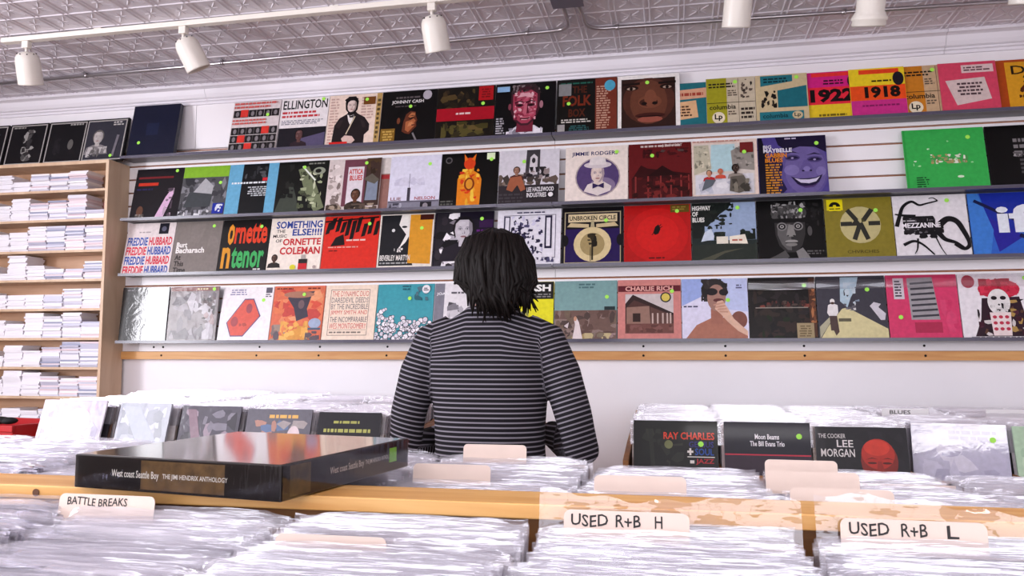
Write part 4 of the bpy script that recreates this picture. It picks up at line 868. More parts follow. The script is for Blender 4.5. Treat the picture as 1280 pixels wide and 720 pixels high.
# dark boxes standing on top of the disc shelf, and the navy box at the end of the top ledge
def c_fr(kind):
    def d(a):
        a.r(.03, .03, .97, .97, 'b4b0ae'); a.r(.055, .055, .945, .945, '16151a' if kind < 3 else '3c3c46')
        if kind == 3: a.f(.34, .56, .3, 'b8b2b0', '8a8688', '6a6664'); a.n(.12, .08, .6, .34, 26, .05, ['a09c9c', '6c6868', 'c0bcbc']); a.b(.76, .1, .82, .6, .06, '7c7880'); a.l(.66, .82, .92, .93, 2, 'c8c4c4'); a.s(.72, .12)
        elif kind == 1: a.n(.4, .1, .75, .85, 26, .07, ['5a5858', '8a8886', '3a383a', 'a4a2a0']); a.l(.1, .88, .45, .94, 1, '9a9894')
        elif kind == 2: a.e(.64, .44, .07, .12, '6a6866'); a.n(.14, .2, .4, .6, 8, .08, ['242328', '2c2a30']); a.l(.55, .88, .92, .95, 1, 'a8a6a4')
        else: a.n(.3, .1, .9, .8, 16, .1, ['3c3c44', '4a4a52'])
    return d
for k, (x, lb) in enumerate(((-4.16, 'grey-framed box at the far left on top of the disc shelf'), (-3.885, 'thin-framed black box with a lit figure on the disc shelf top'), (-3.615, 'darkest thin-framed black box on the disc shelf top'), (-3.36, 'grey-toned framed box with a seated figure, beside the navy box'))):
    record(x, .262 if k != 3 else .275, 2.3515, 3.985, '17161a', c_fr(k), lb, 'framed boxes on the disc shelf', lean=12, h=.272, t=.009, side='121114')
def c_navy(a): a.r(0, 0, 1, 1, '1b1f38'); a.r(.34, .4, .6, .64, '222a48'); a.r(0, .3, 1, .305, '141830'); a.s(.22, .26)
record(-3.062, .3, zrow('A'), 3.999, '1b1f38', c_navy, 'plain navy blue box set at the left end of the top ledge', GA, lean=11, h=.318, t=.014, side='14162a')

# ------------------------------------------------------------------ disc shelf at the left with stacked cases
DX, DY = -3.12, 3.92
ST = [2.350, 2.185, 2.015, 1.837, 1.671, 1.505, 1.340, 1.176, 1.012, 0.85, 0.69, 0.53, 0.37, 0.21, 0.06]
sh = empty('disc_shelf', (DX - 0.75, 4.0, 0))
def part(name, m, x0, x1, y0, y1, z0, z1, root, ox, oy, oz=0, bv=0.002):
    q = MB(); q.box(x0 - ox, x1 - ox, y0 - oy, y1 - oy, z0 - oz, z1 - oz)
    return bevel(q.build(name, m, root), bv)
ox, oy = DX - 0.75, 4.0
part('side_panel', M['birch'], DX - 0.019, DX, DY, 4.099, 0, 2.35, sh, ox, oy)
part('side_panel', M['birch'], DX - 1.5, DX - 1.481, DY, 4.099, 0, 2.35, sh, ox, oy)
part('back_panel', M['birchback'], DX - 1.481, DX - 0.019, 4.086, 4.096, 0, 2.33, sh, ox, oy)
for i, z in enumerate(ST):
    part('shelf_board', M['birch'], DX - 1.481, DX - 0.019, DY + 0.001, 4.086, z - (0.02 if i == 0 else 0.014), z if i else 2.3495, sh, ox, oy, 0, 0.001)
tag(sh, 'tall light plywood shelf filled with stacks of white discs', 'shelf')

def nth(n): return '%d%s' % (n, 'th' if 10 < n < 20 else {1: 'st', 2: 'nd', 3: 'rd'}.get(n % 10, 'th'))
HT = [[0, .085, .075, .075, .05, .075, .06, .08], [.04, .125, .085, .075, .10, .07, .09, .06], [.13, .105, .105, .115, .085, .075, .1, .07],
      [.075, .05, .045, .06, .105, .03, .07, .08], [.085, .085, .065, .065, .065, .06, .08, .05], [.07, .105, .09, .105, .065, .075, .06, .08],
      [.125, .11, .085, .07, .09, .05, .07, .06], [.085, .075, .085, .1, .11, .07, .08, .06], [.05, .06, .07, .065, .07, .06, .05, .05]]
q = MB(); q.box(-.06, .06, -.066, .066, 0, .0098); cd_me = q.mesh('disc_case', M['cd'])
rn = random.Random(5)
cds = []
SHN = ['top', 'second', 'third', 'fourth', 'fifth', 'sixth', 'seventh', 'eighth', 'ninth']
for i in range(9):
    for k in range(8):
        x = DX - 0.019 - 0.066 - k * 0.1245
        n = int(round(min(.138, HT[i][k] * 1.3) / 0.0101))
        for j in range(n):
            cds.append((i, k, j, x + rn.uniform(-.0028, .0028), 4.0 + rn.uniform(-.008, .008), ST[i + 1] + 0.0004 + j * 0.0101, rn.uniform(-.9, .9)))
cds.sort(key=lambda c: c[1])
for i, k, j, x, y, z, a in cds[:300]:
    o = link('disc_case', cd_me, None, (x, y, z), (0, 0, R(a)))
    tag(o, 'white disc case %s from the bottom, %s stack from the right, %s shelf' % (nth(j + 1), ORD[k], SHN[i]), 'disc case', 'disc cases in the plywood shelf')
q = MB()
for i, k, j, x, y, z, a in cds[300:]: q.box(x - .06, x + .06, y - .066, y + .066, z, z + .0098)
o = q.build('disc_cases', mat('disc_case_plain', 'ece9f0', 0.4)); o['kind'] = 'stuff'; o['label'] = 'more white disc cases at the left end of the plywood shelf'; o['category'] = 'disc case'
# a dark red case lying at the end of the two upper compartments
for x, z, hh in ((-3.165, ST[1], .06), (-3.172, ST[2] + .0512, .052)):
    q = MB(); q.box(-.022, .022, -.05, .05, 0, hh)
    o = bevel(q.build('disc_box', mat('dark_red_card', '6a1c20', .5), None, (x + (0.0), 4.03, z + 0.0005)))
    tag(o, 'dark red disc box at the right end of the %s shelf' % ('top' if hh > .055 else 'second'), 'box', 'dark red disc boxes')

# ------------------------------------------------------------------ ceiling: track, spotlights, conduit
tr = empty('light_track', (-0.45, 3.205, CEIL), (0, 0, R(-.5)))
def track_y(x): return 3.205 - math.tan(R(.5)) * (x + .45)
q = MB(); q.box(-2.72, 2.8, -.018, .018, -.032, -.008); bevel(q.build('track_bar', M['white_metal'], tr), .003)
q = MB(); q.box(-2.735, -2.72, -.016, .016, -.031, -.009); q.build('end_cap', M['white_metal'], tr)
for x in (-2.2, -1.0, 0.2, 1.4, 2.6):
    q = MB(); q.box(x - .02, x + .02, -.012, .012, -.008, 0.0035); q.build('mounting_clip', M['white_metal'], tr)
tag(tr, 'cream lighting track running along the tin ceiling', 'light track')
prof_c = [(0.012, 0.0), (0.030, -0.004), (0.044, -0.014), (0.052, -0.030), (0.055, -0.05), (0.056, -0.148), (0.056, -0.155), (0.052, -0.155), (0.050, -0.148), (0.049, -0.06), (0.0005, -0.055)]
prof_f = [(0.012, 0.0), (0.030, -0.003), (0.046, -0.012), (0.052, -0.03), (0.053, -0.135), (0.062, -0.15), (0.067, -0.158), (0.067, -0.166), (0.062, -0.17), (0.064, -0.185), (0.058, -0.192), (0.052, -0.188), (0.048, -0.15), (0.0005, -0.06)]
def spot(x, tilt, yawd, flare, label):
    root = empty('spotlight', (x, track_y(x), CEIL - 0.032))
    q = MB(); q.box(-.018, .018, -.014, .014, -.034, 0); bevel(q.build('track_adapter', M['white_metal'], root), .003)
    q = MB(); q.tube([(0, 0, -.034), (0, 0, -.056)], 0.007); q.build('stem', M['white_metal'], root)
    mt = Matrix.Translation((0, 0, -.05)) @ Matrix.Rotation(R(tilt), 4, 'Y') @ Matrix.Rotation(R(yawd), 4, 'X') @ Matrix.Translation((0, 0, 0.0))
    q = MB(); q.lathe(prof_f if flare else prof_c, 32, mt, cap=False); sh_ = q.build('lamp_shade', M['white_metal'], root)
    q = MB(); q.lathe([(0.0005, -.058), (.03, -.075), (.038, -.1), (.03, -.122), (.0005, -.13)], 20, mt, cap=False); q.build('bulb', mat('bulb_glass', 'd8d4cc', .2), root)
    for k in range(8):
        a = 2 * math.pi * k / 8
        c = mt @ Vector((.0405 * math.cos(a), .0405 * math.sin(a), -.0095)); q = MB(); q.ell((0, 0, 0), (.0035, .0035, .003), 8, 4)
        q.build('vent_hole', M['dark'], sh_, tuple(c))
    tag(root, label, 'spotlight', 'spotlights on the ceiling track')
spot(-3.05, 8, 23, False, 'upright cream spotlight at the left end of the track')
spot(-2.2, -20, 22, False, 'tilted cream spotlight, second from the left end of the track')
spot(-1.0, -5, 23, False, 'slightly tilted cream spotlight above the dark brown record')
spot(0.28, 5, 22, False, 'plain cylindrical spotlight above the teal ten-inch records')
spot(0.78, 3, 22, True, 'cream spotlight with a flared stepped rim')
spot(1.33, 4, 22, False, 'spotlight cut by the right edge of the photo')

def bend(pts, rad, n=6):
    pts = [Vector(p) for p in pts]; out = [pts[0]]
    for i in range(1, len(pts) - 1):
        a = (pts[i - 1] - pts[i]).normalized(); b = (pts[i + 1] - pts[i]).normalized()
        p0, p1 = pts[i] + a * rad, pts[i] + b * rad
        for k in range(n + 1):
            t = k / n; out.append(p0 * (1 - t) ** 2 + pts[i] * 2 * t * (1 - t) + p1 * t * t)
    out.append(pts[-1]); return out
CZ = CEIL - 0.018
def conduit(pts, clamps, label):
    x0, y0 = pts[0][0], pts[0][1]
    root = empty('conduit', (x0, y0, CZ))
    q = MB(); q.tube([(p.x - x0, p.y - y0, 0) for p in bend([(a, b, 0) for a, b in pts], .09)], .0095, 10); q.build('pipe', M['conduit'], root)
    for cx, cy in clamps:
        q = MB(); q.tube([(cx - x0 - .009, cy - y0, 0), (cx - x0 + .009, cy - y0, 0)], .0125, 10); q.box(cx - x0 - .009, cx - x0 + .009, cy - y0 - .03, cy - y0 + .012, .008, .0135); q.build('clamp', M['conduit'], root)
    tag(root, label, 'conduit', 'conduits on the tin ceiling')
conduit([(-4.6, 3.78), (-2.4, 3.715), (-0.45, 3.635), (-0.455, 3.31)], [(-3.14, 3.737), (-2.3, 3.711), (-.66, 3.643)], 'steel conduit running from the left to the grey ceiling box')
conduit([(-0.385, 3.31), (-0.375, 3.655), (0.79, 3.69), (2.9, 3.76)], [(-.235, 3.66), (.77, 3.69)], 'steel conduit running from the grey ceiling box to the right')
jb = empty('junction_box', (-.42, 3.235, CEIL - .004))
q = MB(); q.box(-.065, .065, -.075, .075, -.05, 0); bevel(q.build('box_body', M['jbox'], jb), .004)
q = MB(); q.box(-.068, .068, -.078, .078, -.054, -.05); bevel(q.build('cover_plate', M['jbox'], jb), .002)
tag(jb, 'grey steel junction box on the ceiling between two conduits', 'junction box')

# ------------------------------------------------------------------ record bins in front
def bin_table(name, x0, x1, y0, y1, cells_, rail_y, rail_z, front_h, label, fh=0.93):
    cx, cy = (x0 + x1) / 2, (y0 + y1) / 2
    root = empty(name, (cx, cy, 0))
    P_ = lambda n, m, *b: part(n, m, *b, root, cx, cy)
    P_('bottom_board', M['bin'], x0, x1, y0, y1, .66, .685)
    P_('front_board', M['bin'], x0, x1, y0, y0 + .02, .685, front_h)
    P_('back_board', M['bin'], x0, x1, y1 - .02, y1, .685, fh)
    for xs in (x0, x1 - .02): P_('end_board', M['bin'], xs, xs + .02, y0 + .02, y1 - .02, .685, fh)
    for xc in cells_: P_('partition', M['bin'], xc - .004, xc + .004, y0 + .02, y1 - .02, .685, .88)
    for xs in (x0 + .02, x1 - .08):
        for ys in (y0 + .03, y1 - .09): P_('leg', M['bin'], xs, xs + .06, ys, ys + .06, 0, .66)
    if rail_y:
        P_('top_rail', M['rail'], x0, x1, rail_y[0], rail_y[1], rail_z - .021, rail_z)
        P_('centre_board', M['bin'], x0, x1, (rail_y[0] + rail_y[1]) / 2 - .01, (rail_y[0] + rail_y[1]) / 2 + .01, .685, rail_z - .021)
    tag(root, label, 'record bin')
    return root
CP = 0.345
edges = [-1.91 + i * CP for i in range(9)]
tbl = bin_table('record_bin', -2.26, 1.2, 0.58, 1.84, edges, (1.10, 1.20), 1.045, .9, 'long wooden record bin in the foreground with a pine top rail')
for x in (.36, -.98):
    q = MB(); q.tube([(x + .53, -.1105, 1.034), (x + .53, -.1115, 1.034)], .006, 12); q.build('knot', mat('pine_knot', '5a3418', .5), tbl)

def sleeve_mesh():
    q = MB(); q.box(-.156, .156, -.002, .002, 0, .312); return q.mesh('bagged_record', M['sleeve'])
sl_me = sleeve_mesh()
def bag_mesh(seed):
    r_ = random.Random(seed); q = MB(); nx = 18
    zs = [.235, .285, .306, .316, .324, .331]
    ph = [r_.uniform(0, 6.3) for _ in range(6)]; am = r_.uniform(.6, 1.2); tl = r_.uniform(-.006, .006)
    rows = []
    for z in zs:
        k = max(0.0, (z - .29) / .04); row = []
        for i in range(nx + 1):
            u = i / nx; x = -.163 + .326 * u
            wv = math.sin(u * 7 + ph[0]) * .5 + math.sin(u * 17 + ph[1]) * .35 + math.sin(u * 33 + ph[2]) * .22
            edge = max(0, abs(u - .5) - .38) / .12
            y = -.0032 - .0012 - am * k * (.0014 * wv) - k * .0012 + edge * k * .006 * math.sin(ph[3] + z * 260 + u * 60)
            zz = z + k * (.0012 * math.sin(u * 5 + ph[4]) + .0007 * math.sin(u * 21 + ph[5]) + tl * (u - .5)) - edge * k * .005 * (1 + math.sin(u * 90 + ph[2]))
            row.append((x, y, zz))
        rows.append(row)
    b = len(q.v)
    for row in rows: q.v += row
    n = nx + 1
    for j in range(len(rows) - 1):
        for i in range(nx):
            q.f.append((b + j * n + i, b + j * n + i + 1, b + (j + 1) * n + i + 1, b + (j + 1) * n + i)); q.c.append(None); q.sm.append(True)
    # back wall of the bag
    b2 = len(q.v)
    for row in rows[:-1]: q.v += [(x, .0045 + max(0, (z - .3)) * .12, z) for x, y, z in row]
    for j in range(len(rows) - 2):
        for i in range(nx):
            q.f.append((b2 + j * n + i, b2 + (j + 1) * n + i, b2 + (j + 1) * n + i + 1, b2 + j * n + i + 1)); q.c.append(None); q.sm.append(True)
    return q
bag_qs = [bag_mesh(s) for s in range(12)]
bag_mes = [b.mesh('plastic_bag', M['bag']) for b in bag_qs]

rb = random.Random(11)
slots = []
NEARN = {0: 'far left near cell', 1: 'BATTLE BREAKS cell', 2: 'near cell between BATTLE BREAKS and USED', 3: 'USED R+B H cell', 4: 'USED R+B L cell', 5: 'rightmost near cell'}
skipy = {}
cards_y = {('n', 1): [1.045], ('n', 2): [.95], ('n', 3): [1.055], ('n', 4): [1.052], ('f', 3): [1.335], ('f', 2): [1.415, 1.72], ('f', 4): [1.30, 1.49, 1.63], ('f', 5): [1.50]}
def clear(key, y): return all(abs(y - c) > .008 for c in cards_y.get(key, []))
for c in range(6):
    xc = -1.22 + CP * c + CP / 2
    y = .705
    ymax = 1.088
    while y < ymax:
        lim_l, lim_r = -.70 - (y - .73) * 1.12, .36 + (y - .94) * .35
        if xc + .16 > lim_l - .06 and xc - .16 < lim_r + .1 and clear(('n', c), y):
            slots.append(('n', c, xc + rb.uniform(-.006, .006), y, 1.000 + rb.uniform(-.006, .005) + (.010 if y > 1.03 else 0) - (.012 if c == 1 and y < .95 else 0), rb.uniform(-1.6, 1.6), rb.uniform(8, 10)))
        y += rb.uniform(.0115, .0145)
for c in range(-2, 6):
    xc = -1.22 + CP * c + CP / 2 + .012
    y = 1.225
    while y < 1.775:
        if clear(('f', c), y):
            slots.append(('f', c, xc + rb.uniform(-.006, .006), y, 1.008 + rb.uniform(-.005, .006) + (.013 if c < 0 else 0) - (.016 * min(1, max(0, (y - 1.3) / .3)) if c > 2 else 0) - (.006 if c == 2 else 0), rb.uniform(-1.2, 1.2), rb.uniform(6, 8)))
        y += rb.uniform(.0135, .017)
slots.sort(key=lambda s: s[3])
rest = []
rank = {}
for sd_ in ('n', 'f'):
    for c_ in range(-2, 6):
        ids = [n for n, s in enumerate(slots) if s[0] == sd_ and s[1] == c_]
        for k_, n in enumerate(ids): rank[n] = len(ids) - k_ if sd_ == 'n' else k_ + 1
FARN = {-2: 'cell at the far left edge', -1: 'cell left of the box set', 0: 'cell under the left of the box set', 1: 'cell under the right of the box set', 2: 'cell in front of the striped shirt', 3: 'cell before the right elbow of the person', 4: 'cell with three pale tabs', 5: 'cell at the right edge'}
for n, s in enumerate(slots):
    side, c, x, yt, zt, yaw, lean = s
    h = .312
    yb_, zb_ = yt - math.sin(R(lean)) * h, zt - math.cos(R(lean)) * h
    if n < 300:
        o = link('bagged_record', sl_me, None, (x, yb_, zb_), (R(-lean), 0, R(yaw)))
        link('plastic_bag', rb.choice(bag_mes), o)
        tag(o, ('bagged record %s from the pine rail, %s' % (nth(rank[n]), NEARN[c])) if side == 'n' else 'bagged record %s behind the rail, %s' % (nth(rank[n]), FARN[c]), 'record',
            ('records in the near bin, column %d' if side == 'n' else 'records behind the rail, column %d') % (c + 3))
    else: rest.append(s)

# divider cards with rounded tabs
def divider(x0, x1, y, zt, text, label, lean=8.0, wide=.316, xc=None, bagged=False):
    h = .30; th = .027
    root = empty('divider_card', ((x0 + x1) / 2, y - math.sin(R(lean)) * h, zt - math.cos(R(lean)) * h), (R(-lean), 0, R(rb.uniform(-1, 1))))
    cx = (xc if xc is not None else (x0 + x1) / 2) - (x0 + x1) / 2
    w = (x1 - x0) / 2
    q = MB(); q.box(cx - wide / 2, cx + wide / 2, -.0006, .0006, 0, h - .012); q.build('card', M['card'], root)
    pts = [(-w, h - .012), (w, h - .012)]
    for k in range(6): a = math.pi / 2 * k / 5; pts.append((w - .009 + .009 * math.cos(a), h + th - .009 + .009 * math.sin(a)))
    for k in range(6): a = math.pi / 2 + math.pi / 2 * k / 5; pts.append((-w + .009 + .009 * math.cos(a), h + th - .009 + .009 * math.sin(a)))
    q = MB(); q.face([(a, -.0006, b) for a, b in pts]); q.face([(a, .0006, b) for a, b in reversed(pts)])
    for i in range(len(pts)):
        j = (i + 1) % len(pts); q.face([(pts[i][0], .0006, pts[i][1]), (pts[j][0], .0006, pts[j][1]), (pts[j][0], -.0006, pts[j][1]), (pts[i][0], -.0006, pts[i][1])])
    q.build('tab', M['card'], root)
    for tx, a0, a1, b0, b1 in text:
        v, f = text_geo(tx, .012); q = MB()
        q.v = [(-w + 2 * w * (a0 + px * (a1 - a0)), -.0011, h + th * (b0 + py * (b1 - b0)) + .004 * math.sin(px * 9) * .3) for px, py in v]
        q.f = list(f); q.c = [None] * len(f); q.sm = [False] * len(f)
        q.build('lettering', M['ink'], root)
    if bagged:
        # a loose clear bag around the card, standing crumpled above its top edge
        b_ = MB(); nx = 26; zs = [.2, .27, .29, .302, .314, .326, .338, .346]
        pr = [rb.uniform(0, 6.3) for _ in range(6)]; rows = []
        for z in zs:
            k = max(0, (z - .28) / .06); row = []
            for i in range(nx + 1):
                u = i / nx; wv = math.sin(u * 11 + pr[0] + z * 30) * .5 + math.sin(u * 23 + pr[1] - z * 60) * .4 + math.sin(u * 47 + pr[2]) * .25
                row.append((cx - .165 + .33 * u, .0035 + k * .004 * (1 + wv), z + k * (.006 * math.sin(u * 6 + pr[3]) + .003 * math.sin(u * 29 + pr[4]) + .006 * (.5 - u))))
            rows.append(row)
        for row in rows: b_.v += row
        for j in range(len(rows) - 1):
            for i in range(nx): b_.f.append((j * (nx + 1) + i, j * (nx + 1) + i + 1, (j + 1) * (nx + 1) + i + 1, (j + 1) * (nx + 1) + i)); b_.c.append(None); b_.sm.append(True)
        b_.build('plastic_bag', M['bag_clear'], root)
    tag(root, label, 'divider card', 'tabbed divider cards')
def cc(c, far=False): return -1.22 + CP * c + CP / 2 + (.012 if far else 0)
divider(-.893, -.735, 1.045, 1.018, [('BATTLE BREAKS', .09, .72, .4, .82)], 'manila divider card handwritten BATTLE BREAKS', xc=cc(1))
divider(-.144, .016, 1.055, 1.021, [('USED', .06, .36, .24, .8), ('R+B', .42, .62, .24, .8), ('H', .73, .79, .24, .8)], 'manila divider card handwritten USED R+B H', xc=cc(3), bagged=True)
divider(.195, .358, 1.052, 1.024, [('USED', .06, .34, .26, .82), ('R+B', .42, .6, .26, .82), ('L', .73, .81, .26, .82)], 'manila divider card handwritten USED R+B L', xc=cc(4), bagged=True)
divider(-.496, -.349, .95, .998, [], 'blank divider tab low in the near bin, middle cell', xc=cc(2))
divider(-.131, .017, 1.335, 1.025, [], 'blank divider tab just behind the rail above USED R+B H', xc=cc(3, 1))
divider(.17, .318, 1.30, 1.02, [], 'blank divider tab touching the rail, nearest of three', xc=cc(4, 1))
divider(.155, .31, 1.49, 1.018, [], 'blank divider tab in the middle of three, behind the rail', xc=cc(4, 1))
divider(.168, .30, 1.63, 1.02, [], 'blank divider tab, farthest of three, before the records at right', xc=cc(4, 1))
divider(-.455, -.315, 1.72, 1.026, [], 'blank divider tab in front of the striped shirt', xc=cc(2, 1))
divider(-.47, -.325, 1.415, 1.024, [], 'blank divider tab between the rail and the striped shirt', xc=cc(2, 1))
divider(.575, .72, 1.50, 1.015, [], 'blank divider tab at the right edge behind the rail', xc=cc(5, 1))

# ------------------------------------------------------------------ box set lying on the rail
bs = empty('box_set', (-.904, 1.089, 1.0465), (0, 0, R(-8.5)))
BW, BD, BH = .376, .378, .05
q = MB(); q.box(0, BW, 0, BD, 0, BH); bevel(q.build('box_body', mat('dark_glossy_card', '1d1817', .3, spec=.3, coat=.25), bs), .0015)
q = MB(); q.box(.004, BW - .004, .004, BD - .004, BH, BH + .0006); q.build('lid_print', mat('brown_lid_print', '4c403c', .14, coat=1.0, noise=.35, nscale=7), bs)
q = MB(); q.box(.13, BW - .095, -.0006, 0, .004, BH - .004); q.build('spine_print', mat('sepia_spine', '6a5030', .35, coat=.25, noise=.4, nscale=60), bs)
q = MB(); q.box(BW, BW + .0006, .02, .07, .004, BH - .003); q.build('spine_patch', mat('sepia_patch', '6a5a3c', .35, coat=.25, noise=.4, nscale=60), bs)
def spine_text(tx, a0, a1, b0, b1, face):
    v, f = text_geo(tx, .012); q = MB()
    if face == 'front': q.v = [(a0 + px * (a1 - a0), -.0012, b0 + py * (b1 - b0)) for px, py in v]
    else: q.v = [(BW + .0012, a0 + px * (a1 - a0), b0 + py * (b1 - b0)) for px, py in v]
    q.f = list(f); q.c = [None] * len(f); q.sm = [False] * len(f)
    q.build('lettering', M['ink_white'], bs)
spine_text('West coast Seattle Boy', .075, .164, .017, .031, 'front')
spine_text('THE JIMI HENDRIX ANTHOLOGY', .171, .287, .0195, .0285, 'front')
spine_text('West coast Seattle Boy', .12, .22, .018, .032, 'side')
spine_text('THE JIMI HENDRIX ANTHOLOGY', .225, .315, .021, .03, 'side')
q = MB(); q.box(BW + .0006, BW + .0018, .305, .33, .016, .04); q.build('price_sticker', M['sticker'], bs)
q = MB(); q.face([(0, -.0024, .001), (BW, -.0024, .001), (BW, -.0024, BH), (0, -.0024, BH)]); q.face([(BW + .0024, 0, .001), (BW + .0024, BD, .001), (BW + .0024, BD, BH), (BW + .0024, 0, BH)]); q.build('shrink_wrap', M['box_film'], bs)
tag(bs, 'thick dark box set in shrink wrap lying across the pine rail', 'box set')

# ------------------------------------------------------------------ bins along the wall
def side_pts(x, m, root, cx, cy):
    q = MB(); prof = [(3.0, .5), (4.08, .5), (4.08, .97), (3.3, .90), (3.0, .86)]
    q.prism_x([(a - cy, b) for a, b in prof], x - cx, x + .02 - cx); q.build('end_board', m, root)
def wall_bin(x0, x1, parts_x, label):
    cx, cy = (x0 + x1) / 2, 3.54
    root = empty('wall_record_bin', (cx, cy, 0))
    P_ = lambda n, *b: part(n, M['bin'], *b, root, cx, cy)
    P_('bottom_board', x0, x1, 3.0, 4.08, .60, .62); P_('front_board', x0 + .02, x1 - .02, 2.985, 3.0, .5, .82); P_('middle_board', x0 + .02, x1 - .02, 3.53, 3.545, .62, .86)
    side_pts(x0, M['bin'], root, cx, cy); side_pts(x1 - .02, M['bin'], root, cx, cy)
    for xs in parts_x: P_('partition', xs - .004, xs + .004, 3.0, 4.08, .62, .84)
    for xs in (x0 + .0, x1 - .06):
        for ys in (3.0, 4.02): P_('leg', xs, xs + .06, ys, ys + .06, 0, .5)
    tag(root, label, 'record bin')
LC = [-2.585, -2.245, -1.925, -1.61, -1.30]
RC = [0.0, .325, .645, .965, 1.29, 1.615]
wall_bin(-2.77, -1.115, [-2.41, -2.08, -1.765, -1.455], 'wooden record bin along the wall left of the person')
wall_bin(-.19, 1.80, [.16, .485, .805, 1.13, 1.45], 'wooden record bin along the wall right of the person')
GWL = 'front records of the left wall bin'; GWR = 'front records of the right wall bin'
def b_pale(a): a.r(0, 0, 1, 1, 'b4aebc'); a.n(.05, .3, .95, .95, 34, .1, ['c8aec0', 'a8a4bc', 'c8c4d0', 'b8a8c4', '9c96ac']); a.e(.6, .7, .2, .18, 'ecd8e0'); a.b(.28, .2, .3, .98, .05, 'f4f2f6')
def b_grey(a): a.r(0, 0, 1, 1, '8a8c9a'); a.n(.05, .3, .95, .95, 30, .12, ['7a7c8c', 'a8aab4', '989aa6', '6c6e7c']); a.p([.05, .95, .4, .95, .9, .4, .5, .4], '8e92a4')
def b_dusk(a): a.r(0, 0, 1, 1, '54505c'); a.n(.05, .3, .95, .95, 30, .1, ['6a6672', '4a4652', '827e8a', '3a3640', '9a8c98']); a.p([.1, .95, .24, .95, .44, .4, .28, .4], '8a7480')
def b_gold(a): a.r(0, 0, 1, 1, '6c6a74'); a.n(.05, .3, .95, .85, 30, .09, ['8a8894', '5a5862', 'a49c9c', '6a7c9c', 'b48c80']); a.e(.75, .62, .1, .16, 'd8c8cc'); a.l(.35, .86, .85, .94, 1, 'd8b068')
def b_gline(a): a.r(0, 0, 1, 1, '232129'); a.l(.25, .84, .7, .9, 1, 'a8a860'); a.l(.1, .72, .9, .8, 1, 'b0b068'); a.l(.4, .6, .9, .68, 1, '8a8c58')
for k, (d, bc, lb, ln, w) in enumerate(((b_pale, 'e2dde6', 'pale glaring bagged record at the left end of the wall bin', 17, .315), (b_grey, 'aeb0bc', 'grey-white bagged record, second from the left in the wall bin', 14, .27), (b_dusk, '54505c', 'dusky grey bagged record, third from the left in the wall bin', 15, .28), (b_gold, '6c6a74', 'bagged record with gold print, fourth from left in the wall bin', 15, .29), (b_gline, '232129', 'dark record with yellow script behind the box set corner', 14, .27))):
    hh = .312; zt = 1.045 - k * .009
    record(LC[k] - w / 2, w, zt - math.cos(R(ln)) * hh, 3.05 + .0 - math.sin(R(ln)) * hh + .06, bc, d, lb, GWL, lean=ln, h=hh, wrap=2 if k < 4 else 0, yaw=(0, -7, -2, 0, 0)[k])
def b_ray(a):
    a.r(0, 0, 1, 1, '191a17'); a.n(.1, .3, .6, .9, 22, .09, ['23251f', '2c3028', '1c1e1a', '34362c']); a.e(.42, .72, .05, .05, '7c8058'); a.b(.2, .9, .24, .4, .05, '2c3028')
    a.t_('RAY CHARLES', .36, .78, .96, .865, 'd84a30', .02); a.t_('GENIUS', .66, .69, .95, .76, '3a3a80', .02); a.t_('+', .64, .6, .71, .68, 'e4e0dc', .05); a.t_('SOUL', .73, .6, .95, .68, '2c58a8', .02); a.r(.64, .575, .96, .585, 'e4e0dc'); a.r(.67, .505, .72, .54, 'e4e0dc'); a.t_('JAZZ', .74, .49, .95, .56, 'b8303c', .02); a.s(.8, .73)
def b_moon(a):
    a.r(0, .62, 1, 1, '1c1a2c'); a.r(0, 0, 1, .62, '3c2a3c'); a.r(0, .615, 1, .63, 'c0304c'); a.t_('Moon Beams', .36, .8, .64, .86, 'eceaf0', .02); a.t_('The Bill Evans Trio', .3, .72, .7, .78, 'eceaf0', .02); a.p([.5, .38, .56, .56, .64, .55, .76, .38], 'b8907c'); a.s(.87, .84)
def b_cook(a):
    a.r(0, 0, 1, 1, '26242a'); a.n(.05, .4, .95, .95, 14, .16, ['2a282e', '222026']); a.t_('THE COOKER', .03, .87, .33, .92, 'dcd8d8', .0); a.t_('LEE', .23, .77, .41, .85, 'dcd8d8', .01); a.t_('MORGAN', .05, .66, .42, .75, 'dcd8d8', .01); a.e(.68, .62, .2, .24, '8a3028'); a.e(.67, .7, .18, .17, 'b83c30'); a.e(.66, .77, .14, .09, 'd04838'); a.e(.6, .6, .05, .012, '5a201c'); a.e(.76, .6, .05, .012, '5a201c'); a.p([.53, .635, .6, .66, .67, .64, .6, .65], '5a201c'); a.p([.7, .64, .77, .66, .84, .635, .77, .65], '5a201c'); a.p([.66, .62, .7, .62, .73, .5, .64, .5], '9a342c')
def b_white(a): a.r(0, 0, 1, 1, 'b8b6cc'); a.r(0, .97, 1, 1, 'ecebf2'); a.l(.4, .8, .95, .93, 2, '9c98b4'); a.n(.1, .3, .9, .8, 10, .16, ['c4c2d6', 'acaac2', 'd0cede']); a.s(.85, .82)
def b_mint(a): a.r(0, 0, 1, 1, 'b4cdb4'); a.n(.05, .3, .95, .95, 12, .12, ['a8c4aa', 'c0d6be', '98b49c'])
def b_plain(a): a.r(0, 0, 1, 1, '8a8494'); a.n(.05, .3, .95, .95, 12, .12, ['7a7484', '9a94a4'])
